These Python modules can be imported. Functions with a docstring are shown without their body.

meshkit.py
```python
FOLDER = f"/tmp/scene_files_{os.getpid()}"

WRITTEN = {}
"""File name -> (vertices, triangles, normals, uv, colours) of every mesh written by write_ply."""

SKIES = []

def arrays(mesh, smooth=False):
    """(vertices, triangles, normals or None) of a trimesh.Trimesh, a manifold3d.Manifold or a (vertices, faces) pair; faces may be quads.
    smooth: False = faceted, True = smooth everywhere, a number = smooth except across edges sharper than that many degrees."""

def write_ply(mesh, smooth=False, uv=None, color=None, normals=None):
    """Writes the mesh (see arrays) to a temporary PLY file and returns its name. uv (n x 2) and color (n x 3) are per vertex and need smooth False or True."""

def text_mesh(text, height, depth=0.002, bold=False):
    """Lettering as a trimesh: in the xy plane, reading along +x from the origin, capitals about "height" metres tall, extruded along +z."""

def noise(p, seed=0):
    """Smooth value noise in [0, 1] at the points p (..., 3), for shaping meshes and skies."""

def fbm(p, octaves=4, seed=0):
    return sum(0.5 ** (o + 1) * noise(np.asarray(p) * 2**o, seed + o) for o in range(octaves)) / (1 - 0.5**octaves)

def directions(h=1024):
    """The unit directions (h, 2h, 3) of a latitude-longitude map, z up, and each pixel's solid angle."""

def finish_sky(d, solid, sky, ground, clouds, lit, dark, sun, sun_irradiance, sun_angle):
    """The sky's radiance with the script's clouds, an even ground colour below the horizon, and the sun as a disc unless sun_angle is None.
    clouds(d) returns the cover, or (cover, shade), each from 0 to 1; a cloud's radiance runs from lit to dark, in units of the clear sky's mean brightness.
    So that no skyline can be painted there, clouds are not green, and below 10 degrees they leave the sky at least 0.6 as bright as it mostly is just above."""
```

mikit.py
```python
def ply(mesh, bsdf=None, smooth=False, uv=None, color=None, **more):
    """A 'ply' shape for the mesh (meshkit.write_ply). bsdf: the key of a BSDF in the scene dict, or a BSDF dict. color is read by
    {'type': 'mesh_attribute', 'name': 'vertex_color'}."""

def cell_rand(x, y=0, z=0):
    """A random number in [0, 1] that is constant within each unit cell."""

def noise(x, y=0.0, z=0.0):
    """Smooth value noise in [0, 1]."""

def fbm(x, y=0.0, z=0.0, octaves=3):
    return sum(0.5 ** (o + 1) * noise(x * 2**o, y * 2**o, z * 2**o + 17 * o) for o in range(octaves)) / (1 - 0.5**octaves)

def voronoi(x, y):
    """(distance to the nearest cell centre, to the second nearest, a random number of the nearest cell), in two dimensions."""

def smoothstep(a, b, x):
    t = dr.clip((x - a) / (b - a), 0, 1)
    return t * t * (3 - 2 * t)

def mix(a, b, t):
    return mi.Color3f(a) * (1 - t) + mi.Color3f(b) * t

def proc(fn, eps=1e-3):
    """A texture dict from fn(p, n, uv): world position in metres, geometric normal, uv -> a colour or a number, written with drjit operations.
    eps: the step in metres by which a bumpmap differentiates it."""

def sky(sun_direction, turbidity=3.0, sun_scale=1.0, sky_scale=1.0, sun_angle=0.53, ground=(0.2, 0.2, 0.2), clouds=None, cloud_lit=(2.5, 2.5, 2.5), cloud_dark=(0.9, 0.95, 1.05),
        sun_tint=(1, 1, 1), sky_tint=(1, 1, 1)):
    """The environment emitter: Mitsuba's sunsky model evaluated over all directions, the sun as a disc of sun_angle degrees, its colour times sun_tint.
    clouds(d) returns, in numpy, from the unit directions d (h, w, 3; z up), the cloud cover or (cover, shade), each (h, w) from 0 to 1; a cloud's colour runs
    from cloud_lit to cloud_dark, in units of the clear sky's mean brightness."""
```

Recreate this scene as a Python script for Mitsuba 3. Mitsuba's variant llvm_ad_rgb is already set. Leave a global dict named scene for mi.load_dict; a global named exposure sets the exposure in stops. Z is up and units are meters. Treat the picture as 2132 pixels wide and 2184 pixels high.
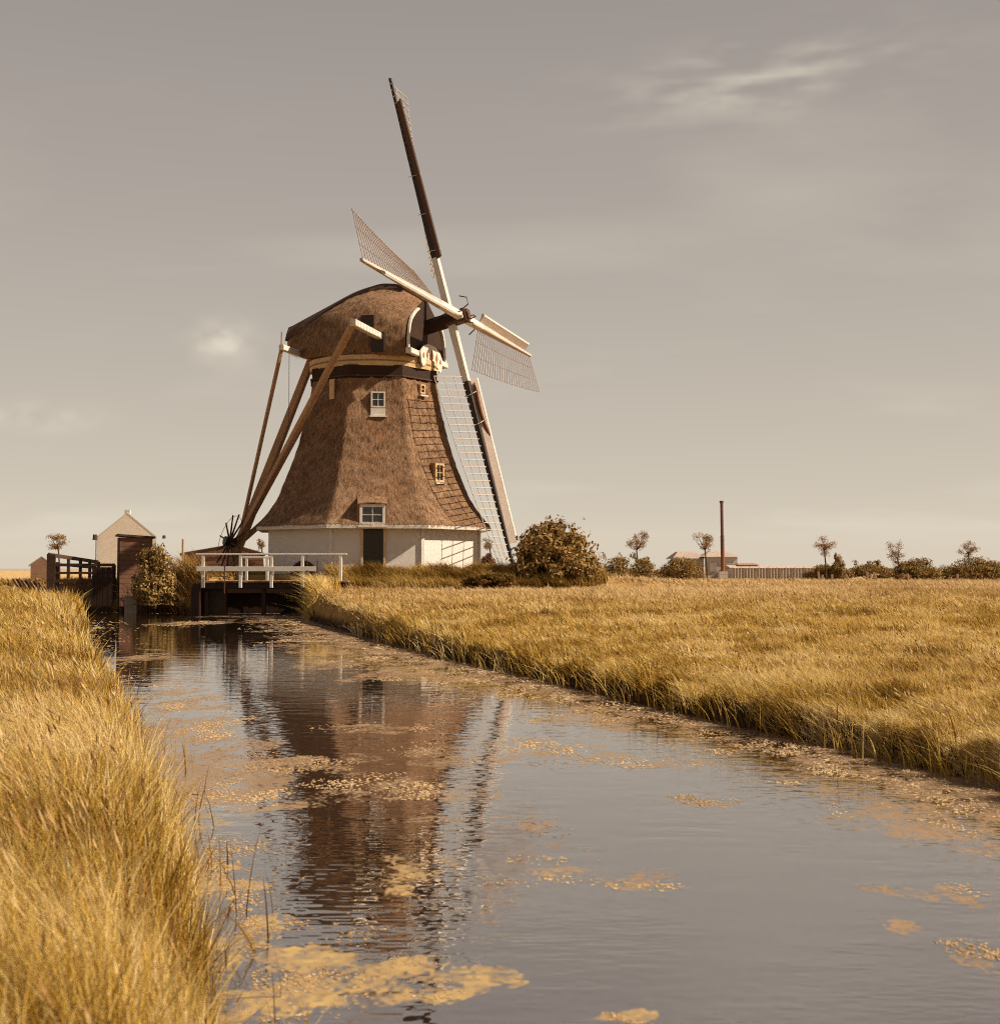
import math
import numpy as np
import trimesh
import shapely
import drjit as dr
import mitsuba as mi
import mikit
import meshkit
from mikit import proc, noise, fbm, voronoi, smoothstep, mix, cell_rand

T = mi.ScalarTransform4f
scene, labels = {}, {}

# ------------------------------------------------------------------ camera, sky, exposure
EYE = np.array([0.0, 0.0, 1.83])
PITCH = math.radians(2.39)
scene['camera'] = {'type': 'thinlens', 'fov': 39.49, 'fov_axis': 'x', 'near_clip': 0.2, 'far_clip': 5000.0,
                   'aperture_radius': 0.0060, 'focus_distance': 24.0,
                   'to_world': T().look_at(origin=EYE.tolist(), target=[0, math.cos(PITCH), 1.83 + math.sin(PITCH)], up=[0, 0, 1])}
exposure = 2.6
SUN_AZ, SUN_EL = math.radians(9.0), math.radians(40.0)
SUN = [math.cos(SUN_AZ) * math.cos(SUN_EL), -math.sin(SUN_AZ) * math.cos(SUN_EL), math.sin(SUN_EL)]


def clouds(d):
    """a thin veil of summer haze, brighter towards the horizon, with a few faint streaks and one small puff."""
    el = np.degrees(np.arcsin(np.clip(d[..., 2], -1, 1)))
    az = np.degrees(np.arctan2(d[..., 0], d[..., 1]))
    q = np.stack([d[..., 0] / (d[..., 2] + 0.22), d[..., 1] / (d[..., 2] + 0.22), np.zeros_like(el)], -1)
    st = meshkit.fbm(q * np.array([2.2, 5.0, 1.0]) + 3.1, 5, 4)
    streak = np.clip((st - 0.56) * 2.6, 0, 1) * 0.35
    qq = np.stack([az * 0.45, el * 0.75, np.zeros_like(el)], -1)
    puff = np.exp(-((az + 11.3) / 1.15) ** 2 - ((el - 9.2) / 0.75) ** 2) * np.clip(meshkit.fbm(qq * 2.4, 5, 9) * 2.6 - 0.75, 0, 1.3) * 0.42
    puff += np.exp(-((az + 18.6) / 2.2) ** 2 - ((el - 6.0) / 0.5) ** 2) * np.clip(meshkit.fbm(qq * 2.0, 5, 3) * 2.6 - 0.75, 0, 1.3) * 0.28
    veil = 0.80
    wisp = np.exp(-((az - 11.0) / 6.0) ** 2 - ((el - 19.4 - 0.08 * (az - 11.5)) / 1.3) ** 2) * np.clip(meshkit.fbm(np.stack([az * 0.40 + el * 0.25, el * 2.3 - az * 0.16, az * 0], -1), 5, 14) * 2.6 - 0.95, 0, 1)
    puff = puff * 1.35 + wisp * 0.55
    cover = np.clip(veil + streak * 0.4 + puff * 0.5, 0, 1)
    shade = np.clip(np.clip(el - 1.5, 0, 90) / 48.0, 0, 1.0) ** 0.60 - streak * 0.35 - puff * 0.5
    return cover, np.clip(shade, 0, 1)


scene['sky'] = mikit.sky(SUN, turbidity=4.0, sun_scale=1.0, sky_scale=0.41, ground=(0.25, 0.18, 0.08), clouds=clouds,
                         cloud_lit=(2.94, 2.68, 2.20), cloud_dark=(0.54, 0.38, 0.49), sun_tint=(0.95, 0.97, 1.02), sky_tint=(1.6, 1.06, 0.72))

# ------------------------------------------------------------------ helpers
RNG = np.random.default_rng(7)
F, U0, HV = 2970.0, 1066.0, 1216.0
V3 = lambda *a: np.array(a, float)
unit = lambda a: np.asarray(a, float) / np.linalg.norm(a)


def px(u, v, d):
    """World point seen at pixel (u, v) of the photograph at depth d (used to measure the place)."""
    return V3((u - U0) / F * d, d, 1.83 + (HV - v) / F * d)


COUNT = {}


def numbered(key):
    n = COUNT.get(key, 0)
    COUNT[key] = n + 1
    return key if n == 0 else f'{key}_{n:03d}'


def thing(name, label, cat, group=None):
    k = numbered(name)
    labels[k] = {'label': label, 'category': cat}
    if group:
        labels[k]['group'] = group
    return k


def part(parent, name, mesh, bsdf, smooth=False, color=None, label=None, kind=None):
    k = numbered(parent + '__' + name)
    scene[k] = mikit.ply(mesh, bsdf, smooth=smooth, color=color)
    if label or kind:
        labels[k] = {}
        if label:
            labels[k]['label'] = label
        if kind:
            labels[k]['kind'] = kind
    return k


def whole(name, label, cat, mesh, bsdf, smooth=False, color=None, kind=None):
    k = thing(name, label, cat)
    scene[k] = mikit.ply(mesh, bsdf, smooth=smooth, color=color)
    if kind:
        labels[k]['kind'] = kind
    return k


def join(*ms):
    V, Fc, n = [], [], 0
    for m in ms:
        v, f = (np.asarray(m.vertices), np.asarray(m.faces)) if hasattr(m, 'vertices') else m
        V.append(v); Fc.append(f + n); n += len(v)
    return np.vstack(V), np.vstack(Fc)


def loft(rings, caps=True):
    """rings (m, k, 3) -> closed skin."""
    r = np.asarray(rings, float)
    m, k = r.shape[:2]
    V = r.reshape(-1, 3)
    i, j = np.meshgrid(np.arange(m - 1), np.arange(k), indexing='ij')
    a, b = i * k + j, i * k + (j + 1) % k
    Fq = np.stack([a, b, b + k, a + k], -1).reshape(-1, 4)
    Fc = np.vstack([Fq[:, [0, 1, 2]], Fq[:, [0, 2, 3]]])
    if caps:
        V = np.vstack([V, r[0].mean(0), r[-1].mean(0)])
        c0, c1, jj = m * k, m * k + 1, np.arange(k)
        Fc = np.vstack([Fc, np.stack([(jj + 1) % k, jj, jj * 0 + c0], 1), np.stack([(m - 1) * k + jj, (m - 1) * k + (jj + 1) % k, jj * 0 + c1], 1)])
    return V, Fc


def beam(p0, p1, w, h, up=(0, 0, 1), w1=None, h1=None, ch=0.12, rot=0.0):
    """Chamfered timber from p0 to p1, w across, h along up."""
    p0, p1 = np.asarray(p0, float), np.asarray(p1, float)
    t = unit(p1 - p0)
    up = np.asarray(up, float)
    if abs(t @ unit(up)) > 0.98:
        up = V3(1, 0, 0) if abs(t[0]) < 0.9 else V3(0, 1, 0)
    s = unit(np.cross(t, up)); u = np.cross(s, t)
    rings = []
    for p, ww, hh in ((p0, w, h), (p1, w if w1 is None else w1, h if h1 is None else h1)):
        c = ch * min(ww, hh)
        a, b = ww / 2, hh / 2
        pts = [(a, -b + c), (a, b - c), (a - c, b), (-a + c, b), (-a, b - c), (-a, -b + c), (-a + c, -b), (a - c, -b)]
        rings.append([p + x * s + y * u for x, y in pts])
    rings = np.array(rings)[:, ::-1]
    return loft(rings)


def tube(pts, rad, sides=8, caps=True):
    p = np.asarray(pts, float)
    t = np.gradient(p, axis=0); t /= np.linalg.norm(t, axis=1, keepdims=True)
    ref = V3(0, 0, 1) if abs(t[:, 2]).mean() < 0.8 else V3(1, 0, 0)
    a = np.cross(t, ref); a /= np.linalg.norm(a, axis=1, keepdims=True)
    b = np.cross(t, a)
    an = np.arange(sides) * 2 * np.pi / sides
    r = np.broadcast_to(rad, (len(p),))
    rings = p[:, None] + r[:, None, None] * (np.cos(an)[None, :, None] * a[:, None] + np.sin(an)[None, :, None] * b[:, None])
    return loft(rings, caps)


def obox(c, ax, ay, az, hx, hy, hz):
    """Oriented box, centre c, unit axes, half sizes."""
    m = trimesh.creation.box((2 * hx, 2 * hy, 2 * hz))
    v = np.asarray(c) + m.vertices[:, :1] * np.asarray(ax) + m.vertices[:, 1:2] * np.asarray(ay) + m.vertices[:, 2:] * np.asarray(az)
    return v, np.asarray(m.faces)


def prism(poly, depth, o, ax, ay):
    """Extrude a shapely polygon (in ax, ay at o) along ax x ay by depth."""
    az = np.cross(ax, ay)
    ms = []
    for g in getattr(poly, 'geoms', [poly]):
        m = trimesh.creation.extrude_polygon(g, depth, engine='earcut')
        ms.append((np.asarray(o) + m.vertices[:, :1] * ax + m.vertices[:, 1:2] * ay + m.vertices[:, 2:] * az, np.asarray(m.faces)))
    return join(*ms)


# ------------------------------------------------------------------ materials
def solid(color, rough=0.7, spec=0.3):
    return {'type': 'twosided', 'bsdf': {'type': 'principled', 'base_color': color if isinstance(color, dict) else {'type': 'rgb', 'value': list(color)}, 'roughness': rough, 'specular': spec}}


def bumped(inner, fn, scale, eps=2e-3):
    return {'type': 'twosided', 'bsdf': {'type': 'bumpmap', 'arbitrary': proc(fn, eps), 'scale': scale, 'bsdf': inner}}


def wood(c0, c1, key, grain=60.0, rough=0.75):
    def fn(p, n, uv):
        g = fbm(p.x * 9 + p.z * 1.3, p.y * 9, p.z * grain * 0.12, 3)
        w = fbm(p.x * 0.9 + 7, p.y * 0.9, p.z * 0.9, 3)
        return mix(c0, c1, dr.clip(0.65 * g + 0.6 * w - 0.12, 0, 1))
    scene[key] = {'type': 'twosided', 'bsdf': {'type': 'principled', 'base_color': proc(fn), 'roughness': rough, 'specular': 0.25}}


def thatch_color(p, n, uv):
    # long straw streaks that run down the slope, dark rain stains, mossy patches
    a = noise(p.x * 15, p.y * 15, p.z * 1.6)
    b = noise(p.x * 38 + 5, p.y * 38, p.z * 4.0)
    w = 0.75 * fbm(p.x * 1.2, p.y * 1.2, p.z * 0.5, 4) + 0.25 * noise(p.x * 4.5, p.y * 4.5, p.z * 3.0)
    m = dr.clip(0.30 * a + 0.30 * b + 0.9 * w - 0.32, 0, 1)
    c = mix((0.080, 0.039, 0.019), (0.345, 0.225, 0.142), m)
    # rust-brown run-off below the window and weathered brown blotches
    run = smoothstep(0.75, 0.15, dr.abs(p.x + 5.45 + 0.3 * (w - 0.5))) * smoothstep(6.6, 8.2, p.z) * smoothstep(8.75, 8.4, p.z)
    blot = smoothstep(0.55, 0.72, fbm(p.x * 0.7 + 3, p.y * 0.7, p.z * 0.9, 4))
    return mix(c, mi.Color3f(0.20, 0.085, 0.032), dr.clip(run * 0.75 + blot * 0.45, 0, 0.8) * (0.5 + 0.7 * a))


def thatch_bump(p, n, uv):
    return noise(p.x * 18, p.y * 18, p.z * 3) * 0.6 + noise(p.x * 43, p.y * 43, p.z * 6) * 0.3 + noise(p.x * 3, p.y * 3, p.z * 7) * 0.5


scene['thatch'] = bumped({'type': 'principled', 'base_color': proc(thatch_color), 'roughness': 0.95, 'specular': 0.1}, thatch_bump, 0.035, 4e-3)


def plaster(p, n, uv):
    w = fbm(p.x * 0.8, p.y * 0.8, p.z * 1.6, 4)
    streak = fbm(p.x * 5, p.y * 5, p.z * 0.35, 3)
    base = smoothstep(2.35, 1.6, p.z + 0.5 * (w - 0.5))
    c = mix((0.52, 0.495, 0.465), (0.60, 0.58, 0.55), w)
    c = mix(c, mi.Color3f(0.56, 0.50, 0.43), dr.clip((streak - 0.58) * 1.6, 0, 0.5))
    return mix(c, mi.Color3f(0.42, 0.36, 0.27), base * 0.55)


scene['white_plaster'] = solid(proc(plaster), 0.85, 0.2)


def white_paint_fn(p, n, uv):
    w = fbm(p.x * 3.1, p.y * 3.1, p.z * 3.1, 3)
    s = noise(p.x * 9, p.y * 9, p.z * 3)
    return mix((0.48, 0.44, 0.39), (0.58, 0.555, 0.51), dr.clip(w * 1.1 + 0.25 * s - 0.1, 0, 1))


scene['white_paint'] = solid(proc(white_paint_fn), 0.5, 0.4)
wood((0.26, 0.15, 0.085), (0.46, 0.29, 0.165), 'pole_wood')
wood((0.34, 0.22, 0.11), (0.62, 0.46, 0.27), 'pale_wood')
wood((0.016, 0.008, 0.005), (0.040, 0.019, 0.011), 'tarred_wood')
wood((0.030, 0.016, 0.010), (0.085, 0.045, 0.026), 'dark_wood')
wood((0.10, 0.048, 0.029), (0.195, 0.10, 0.062), 'red_brown_wood')
wood((0.15, 0.085, 0.05), (0.30, 0.18, 0.11), 'weathered_wood')
scene['black_paint'] = solid((0.018, 0.010, 0.007), 0.5, 0.4)
scene['door_paint'] = solid((0.020, 0.017, 0.009), 0.45, 0.4)
scene['iron'] = solid((0.07, 0.032, 0.018), 0.6, 0.4)
scene['orange_trim'] = solid((0.27, 0.125, 0.055), 0.6, 0.3)
scene['canvas'] = solid((0.13, 0.062, 0.036), 0.95, 0.05)
scene['glass'] = {'type': 'twosided', 'bsdf': {'type': 'principled', 'base_color': {'type': 'rgb', 'value': [0.02, 0.016, 0.012]}, 'roughness': 0.06, 'specular': 0.6}}
scene['far_wall'] = solid((0.50, 0.445, 0.385), 0.9, 0.1)
scene['far_roof'] = solid(proc(lambda p, n, uv: mix((0.30, 0.24, 0.20), (0.40, 0.33, 0.28), fbm(p.x * 0.7, p.y * 0.7, p.z * 2.0, 3))), 0.9, 0.1)
scene['far_tile'] = solid(proc(lambda p, n, uv: mix((0.20, 0.11, 0.075), (0.32, 0.19, 0.13), fbm(p.x * 0.7, p.y * 0.7, p.z * 2.0, 3))), 0.9, 0.1)
scene['brick'] = solid(proc(lambda p, n, uv: mix((0.22, 0.13, 0.09), (0.32, 0.21, 0.15), fbm(p.x * 0.9, p.y * 0.9, p.z * 2.2, 3))), 0.9, 0.1)
scene['rust_metal'] = solid(proc(lambda p, n, uv: mix((0.20, 0.075, 0.035), (0.145, 0.072, 0.056), smoothstep(3.4, 4.6, p.z + 0.5 * noise(p.x * 4, p.y * 4, p.z * 3)))), 0.7, 0.3)
scene['concrete'] = solid(proc(lambda p, n, uv: mix((0.16, 0.125, 0.085), (0.30, 0.24, 0.17), fbm(p.x * 4, p.y * 4, p.z * 4, 3))), 0.9, 0.1)
scene['bark'] = solid((0.075, 0.042, 0.024), 0.9, 0.1)
VC = {'type': 'mesh_attribute', 'name': 'vertex_color'}
scene['grass_blade'] = {'type': 'principledthin', 'base_color': VC, 'roughness': 0.55, 'diff_trans': 0.7, 'spec_trans': 0.0, 'eta': 1.3}
scene['leaf'] = {'type': 'principledthin', 'base_color': VC, 'roughness': 0.45, 'diff_trans': 0.5, 'spec_trans': 0.0, 'eta': 1.4}
scene['algae'] = {'type': 'twosided', 'bsdf': {'type': 'diffuse', 'reflectance': VC}}
scene['straw_bits'] = {'type': 'twosided', 'bsdf': {'type': 'diffuse', 'reflectance': VC}}


def ground_color(p, n, uv):
    w = fbm(p.x * 0.35, p.y * 0.35, 0.0, 4)
    f = fbm(p.x * 6, p.y * 6, p.z * 6, 3)
    c = mix((0.17, 0.095, 0.026), (0.36, 0.235, 0.085), dr.clip(0.6 * w + 0.5 * f - 0.05, 0, 1))
    far = smoothstep(45, 110, p.y)
    c = mix(c, mix((0.22, 0.15, 0.070), (0.31, 0.22, 0.11), w), far * 0.85)
    mud = smoothstep(0.42, 0.12, p.z + 0.2 * (f - 0.5))
    return mix(c, mi.Color3f(0.035, 0.021, 0.011), mud)


scene['earth'] = solid(proc(ground_color), 0.95, 0.1)


def ripple(p, n, uv):
    calm = noise(p.x * 0.22 + 3, p.y * 0.13, 0.0)
    x, y = p.x + 0.10 * p.y, p.y
    a = noise(x * 2.1, y * 5.5, 0.0) * 0.55
    b = noise(x * 5.2 + 9, y * 14.0, 0.0) * 0.26
    c = noise(x * 13.0 + 4, y * 31.0, 0.0) * 0.10
    near = smoothstep(19.0, 7.0, p.y - p.x * 1.2)
    return (a + b + c * (1 + 2.2 * near)) * (0.45 + 0.9 * calm) * (1 + 0.8 * near)


# patches: centre x, y, half length (x), half width (y), strength
W0 = lambda u, v: ((u - U0) / F * 1.83 * F / (v - HV), 1.83 * F / (v - HV))
PATCH = []
for (u, v, su, sv, s) in ((560, 2090, 170, 45, 1.0), (740, 2060, 190, 42, 0.95), (860, 2105, 150, 30, 1.0), (680, 2000, 130, 30, 0.7), (560, 1960, 90, 25, 0.7), (500, 1990, 70, 60, 1.0), (520, 1850, 80, 40, 0.9), (450, 1680, 90, 40, 0.9), (420, 1560, 90, 40, 0.8), (400, 1500, 70, 26, 0.8), (1340, 2170, 70, 16, 0.95),
                         (560, 1640, 180, 18, 0.85), (470, 1610, 90, 25, 0.8), (760, 1622, 90, 7, 0.8), (460, 1560, 80, 14, 0.6), (500, 1720, 120, 24, 0.6), (430, 1760, 70, 30, 0.6), (560, 1815, 70, 10, 0.7), (470, 1880, 70, 22, 0.6),
                         (830, 1680, 170, 26, 0.62), (950, 1600, 110, 30, 0.5), (1000, 1760, 120, 16, 0.5), (900, 1850, 60, 60, 0.55), (1130, 1880, 140, 14, 0.6), (1350, 1885, 140, 12, 0.55), (1180, 1830, 130, 12, 0.45),
                         (1480, 1705, 110, 12, 0.6), (1150, 1760, 90, 40, 0.35), (1130, 1590, 120, 18, 0.6), (1330, 1620, 180, 20, 0.45), (1260, 1540, 120, 12, 0.5), (840, 1440, 110, 14, 0.8), (720, 1415, 120, 12, 0.6),
                         (700, 1360, 70, 12, 0.8), (900, 1430, 120, 14, 0.6), (660, 1335, 50, 8, 0.7), (330, 1480, 40, 20, 0.6), (300, 1400, 40, 14, 0.6), (420, 1330, 70, 6, 0.8), (1900, 1905, 70, 14, 0.5), (2040, 1900, 60, 22, 0.6),
                         (2060, 2020, 60, 22, 0.6), (1870, 1960, 40, 10, 0.4), (1960, 1740, 150, 28, 0.7), (2060, 1760, 80, 30, 0.7), (420, 1450, 60, 10, 0.5), (820, 1550, 130, 10, 0.5), (640, 1700, 120, 14, 0.4), (690, 1880, 50, 6, 0.4)):
    cx, cy = W0(u, v); ex = su * cy / F; ey = sv * cy * cy / (1.83 * F)
    PATCH.append((float(cx), float(cy), float(max(ex, 0.05)), float(max(ey, 0.03)), float(s)))


# floating scum: soft film where the algae drift (the same patches carry loose flecks on top, see floating_algae)
RXC = np.polyfit(1 / np.array([5.0, 6.5, 10.4, 13.7, 15.9, 19.1, 23.7, 28.6, 37.5, 47, 54.5]), [6.6, 5.9, 4.55, 3.6, 2.85, 1.85, 0.5, -1.05, -3.5, -6.0, -7.5], 4).tolist()


def scum(p, n, uv):
    wx_ = p.x + (fbm(p.x * 1.1, p.y * 0.8, 1.0, 3) - 0.5) * (0.5 + p.y * 0.06)
    wy_ = p.y + (fbm(p.x * 1.1 + 9, p.y * 0.8, 5.0, 3) - 0.5) * (0.6 + p.y * 0.12)
    d_ = mi.Float(0)
    for cx, cy, ex, ey, s_ in PATCH:
        d_ = dr.maximum(d_, s_ * dr.clip(1.45 - dr.square((wx_ - cx) / ex) - dr.square((wy_ - cy) / ey), 0, 1))
    i_ = 1 / dr.maximum(p.y, 4.0)
    rx = (((RXC[0] * i_ + RXC[1]) * i_ + RXC[2]) * i_ + RXC[3]) * i_ + RXC[4]
    bw_ = (1.0 + 0.05 * p.y) * (0.35 + 1.2 * fbm(p.x * 0.5, p.y * 0.3, 3.0, 3))
    d_ = dr.maximum(d_, 0.85 * dr.clip(1.2 - dr.abs(rx - p.x) / bw_, 0, 1))
    f_ = 0.30 * fbm(p.x * 2.0, p.y * 1.3, 0.0, 3) + 0.46 * fbm(p.x * 7.0, p.y * 4.5, 2.0, 4) + 0.24 * noise(p.x * 42.0, p.y * 26.0, 0.0)
    return dr.clip(smoothstep(0.32, 0.76, d_ * 0.68 + (f_ - 0.45) * 2.5 * dr.minimum(d_ * 5, 1)) * (0.40 + 0.75 * noise(p.x * 30.0, p.y * 20.0, 7.0)), 0, 0.9)


scene['water_surface'] = {'type': 'twosided', 'bsdf': {'type': 'bumpmap', 'arbitrary': proc(ripple, 6e-3), 'scale': 0.0030,
                          'bsdf': {'type': 'blendbsdf', 'weight': proc(scum), 'a': {'type': 'blendbsdf', 'weight': 0.40, 'a': {'type': 'plastic', 'int_ior': 1.75, 'diffuse_reflectance': {'type': 'rgb', 'value': [0.024, 0.016, 0.011]}},
                                   'b': {'type': 'conductor', 'material': 'none', 'specular_reflectance': {'type': 'rgb', 'value': [0.97, 0.94, 0.94]}}},
                                   'b': {'type': 'diffuse', 'reflectance': proc(lambda p, n, uv: mix(mix((0.22, 0.15, 0.095), (0.30, 0.215, 0.14), fbm(p.x * 2.5, p.y * 1.5, 0.0, 3)), mi.Color3f(0.42, 0.30, 0.135), smoothstep(9.5, 7.0, p.y + p.x) * fbm(p.x * 9, p.y * 6, 0.0, 3) * 1.5))}}}}

# ------------------------------------------------------------------ terrain
RIGHT = [(7.4, 3.0), (5.9, 6.5), (4.55, 10.4), (3.60, 13.7), (2.85, 15.9), (1.85, 19.1), (0.5, 23.7), (-1.05, 28.6), (-3.5, 37.5), (-6.0, 47.0), (-7.5, 54.5), (-7.4, 60.3)]
LEFT = [(-12.1, 60.3), (-12.3, 58.6), (-14.5, 60.2), (-19.0, 61.2), (-27.0, 61.5), (-60.0, 63.0), (-60.0, 58.5), (-28.0, 56.5), (-17.2, 53.0), (-14.0, 48.0), (-12.6, 42.5), (-9.5, 31.4),
        (-7.5, 26.4), (-5.32, 19.8), (-3.88, 15.4), (-2.36, 10.45), (-1.76, 8.6), (-1.36, 7.3), (-1.02, 5.96), (-0.78, 4.8), (-0.45, 3.0), (-0.25, 1.0), (-0.1, -3.0), (9.0, -3.0)]
CANAL = shapely.Polygon(RIGHT + LEFT)
shapely.prepare(CANAL)
DIKE = np.array([[-70, 67.5], [-24, 66.0], [-16, 65.5], [-10.8, 65.0], [-5.9, 65.0], [1.5, 65.5], [6.5, 66.5], [9.0, 69.0]], float)
DIKE_H = np.array([1.0, 1.15, 1.25, 1.62, 1.72, 1.6, 1.30, 1.0])


def canal_dist(x, y):
    p = shapely.points(x, y)
    d = shapely.distance(CANAL.exterior, p)
    return np.where(shapely.contains_xy(CANAL, x, y), -d, d)


def sm(a, b, x):
    t = np.clip((x - a) / (b - a), 0, 1)
    return t * t * (3 - 2 * t)


def land(x, y):
    """Height of the ground away from the water's edge."""
    x, y = np.asarray(x, float), np.asarray(y, float)
    left = x < np.interp(y, [0, 5, 15, 30, 45, 60], [2, 1.5, -1, -5, -9, -10])
    h = np.where(left, 0.48 + 0.30 * sm(20, 60, y), 0.44 + 0.56 * sm(14, 55, y))
    h = h + 0.10 * (meshkit.fbm(np.stack([x * 0.25, y * 0.25, x * 0], -1), 3, 2) - 0.5) * (1 + 0.6 * sm(30, 10, y))
    best = np.full(x.shape, 1e9); hh = np.zeros(x.shape)
    for (a, b, ha, hb) in zip(DIKE[:-1], DIKE[1:], DIKE_H[:-1], DIKE_H[1:]):
        ab = b - a
        t = np.clip(((x - a[0]) * ab[0] + (y - a[1]) * ab[1]) / (ab @ ab), 0, 1)
        d = np.hypot(x - a[0] - t * ab[0], y - a[1] - t * ab[1])
        hh = np.where(d < best, ha + (hb - ha) * t, hh); best = np.minimum(best, d)
    k = sm(7.8, 5.2, best)
    return h + np.maximum(hh - h, 0) * k


def terrain(x, y):
    x, y = np.asarray(x, float), np.asarray(y, float)
    d = np.where((np.abs(x) < 70) & (y < 70), canal_dist(x, y), 9.0)
    wob = 0.35 * (meshkit.fbm(np.stack([x * 1.1, y * 1.1, x * 0], -1), 3, 5) - 0.5)
    rgt = x > np.interp(y, [0, 10, 20, 40, 60], [2.5, 1.2, -1.5, -8, -10])
    k = np.where(rgt, sm(-0.16, 0.24, d + wob * 0.6), sm(-0.15, 0.55, d + wob))
    L_ = land(x, y)
    L_ = np.where(rgt & (y < 52), L_ - 0.26 * np.exp(-np.maximum(d, 0) / 1.6) * sm(52, 45, y), L_)
    return -0.55 + (L_ + 0.55) * k


def grid_mesh(xs, ys, fn):
    X, Y = np.meshgrid(xs, ys)
    Z = fn(X.ravel(), Y.ravel())
    V = np.stack([X.ravel(), Y.ravel(), Z], 1)
    m, k = X.shape
    i, j = np.meshgrid(np.arange(m - 1), np.arange(k - 1), indexing='ij')
    a = i * k + j
    Q = np.stack([a, a + 1, a + k + 1, a + k], -1).reshape(-1, 4)
    return V, np.vstack([Q[:, [0, 1, 2]], Q[:, [0, 2, 3]]])


def steps(edges):
    """edges [(start, step), ..., (end,)] -> coordinates"""
    out = []
    for (a, s), nxt in zip(edges[:-1], edges[1:]):
        out += list(np.arange(a, nxt[0] - s * 0.4, s))
    return np.array(out + [edges[-1][0]])


xs = steps([(-2500, 600), (-700, 150), (-120, 12), (-30, 1.0), (-18, 0.4), (-6, 0.22), (9, 1.0), (30, 12), (120, 150), (700, 600), (2500,)])
ys = steps([(-8, 1.0), (1, 0.25), (30, 0.5), (72, 3.0), (150, 60), (500, 400), (3000,)])
g = grid_mesh(xs, ys, terrain)
labels[numbered('ground')] = {'label': 'flat polder ground of earth and dry turf with canal banks and a low dike', 'category': 'ground', 'kind': 'structure'}
scene['ground'] = mikit.ply(g, 'earth', smooth=True)

wx, wy = steps([(-60, 5), (-20, 1.0), (10,)]), steps([(-3, 1.0), (64,)])
labels['canal_water'] = {'label': 'still brown canal water mirroring the mill and the sky', 'category': 'water', 'kind': 'structure'}
wv, wf = grid_mesh(wx, wy, lambda x, y: x * 0)
scene['canal_water'] = mikit.ply((wv, wf), 'water_surface', smooth=True, uv=wv[:, :2])

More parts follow.
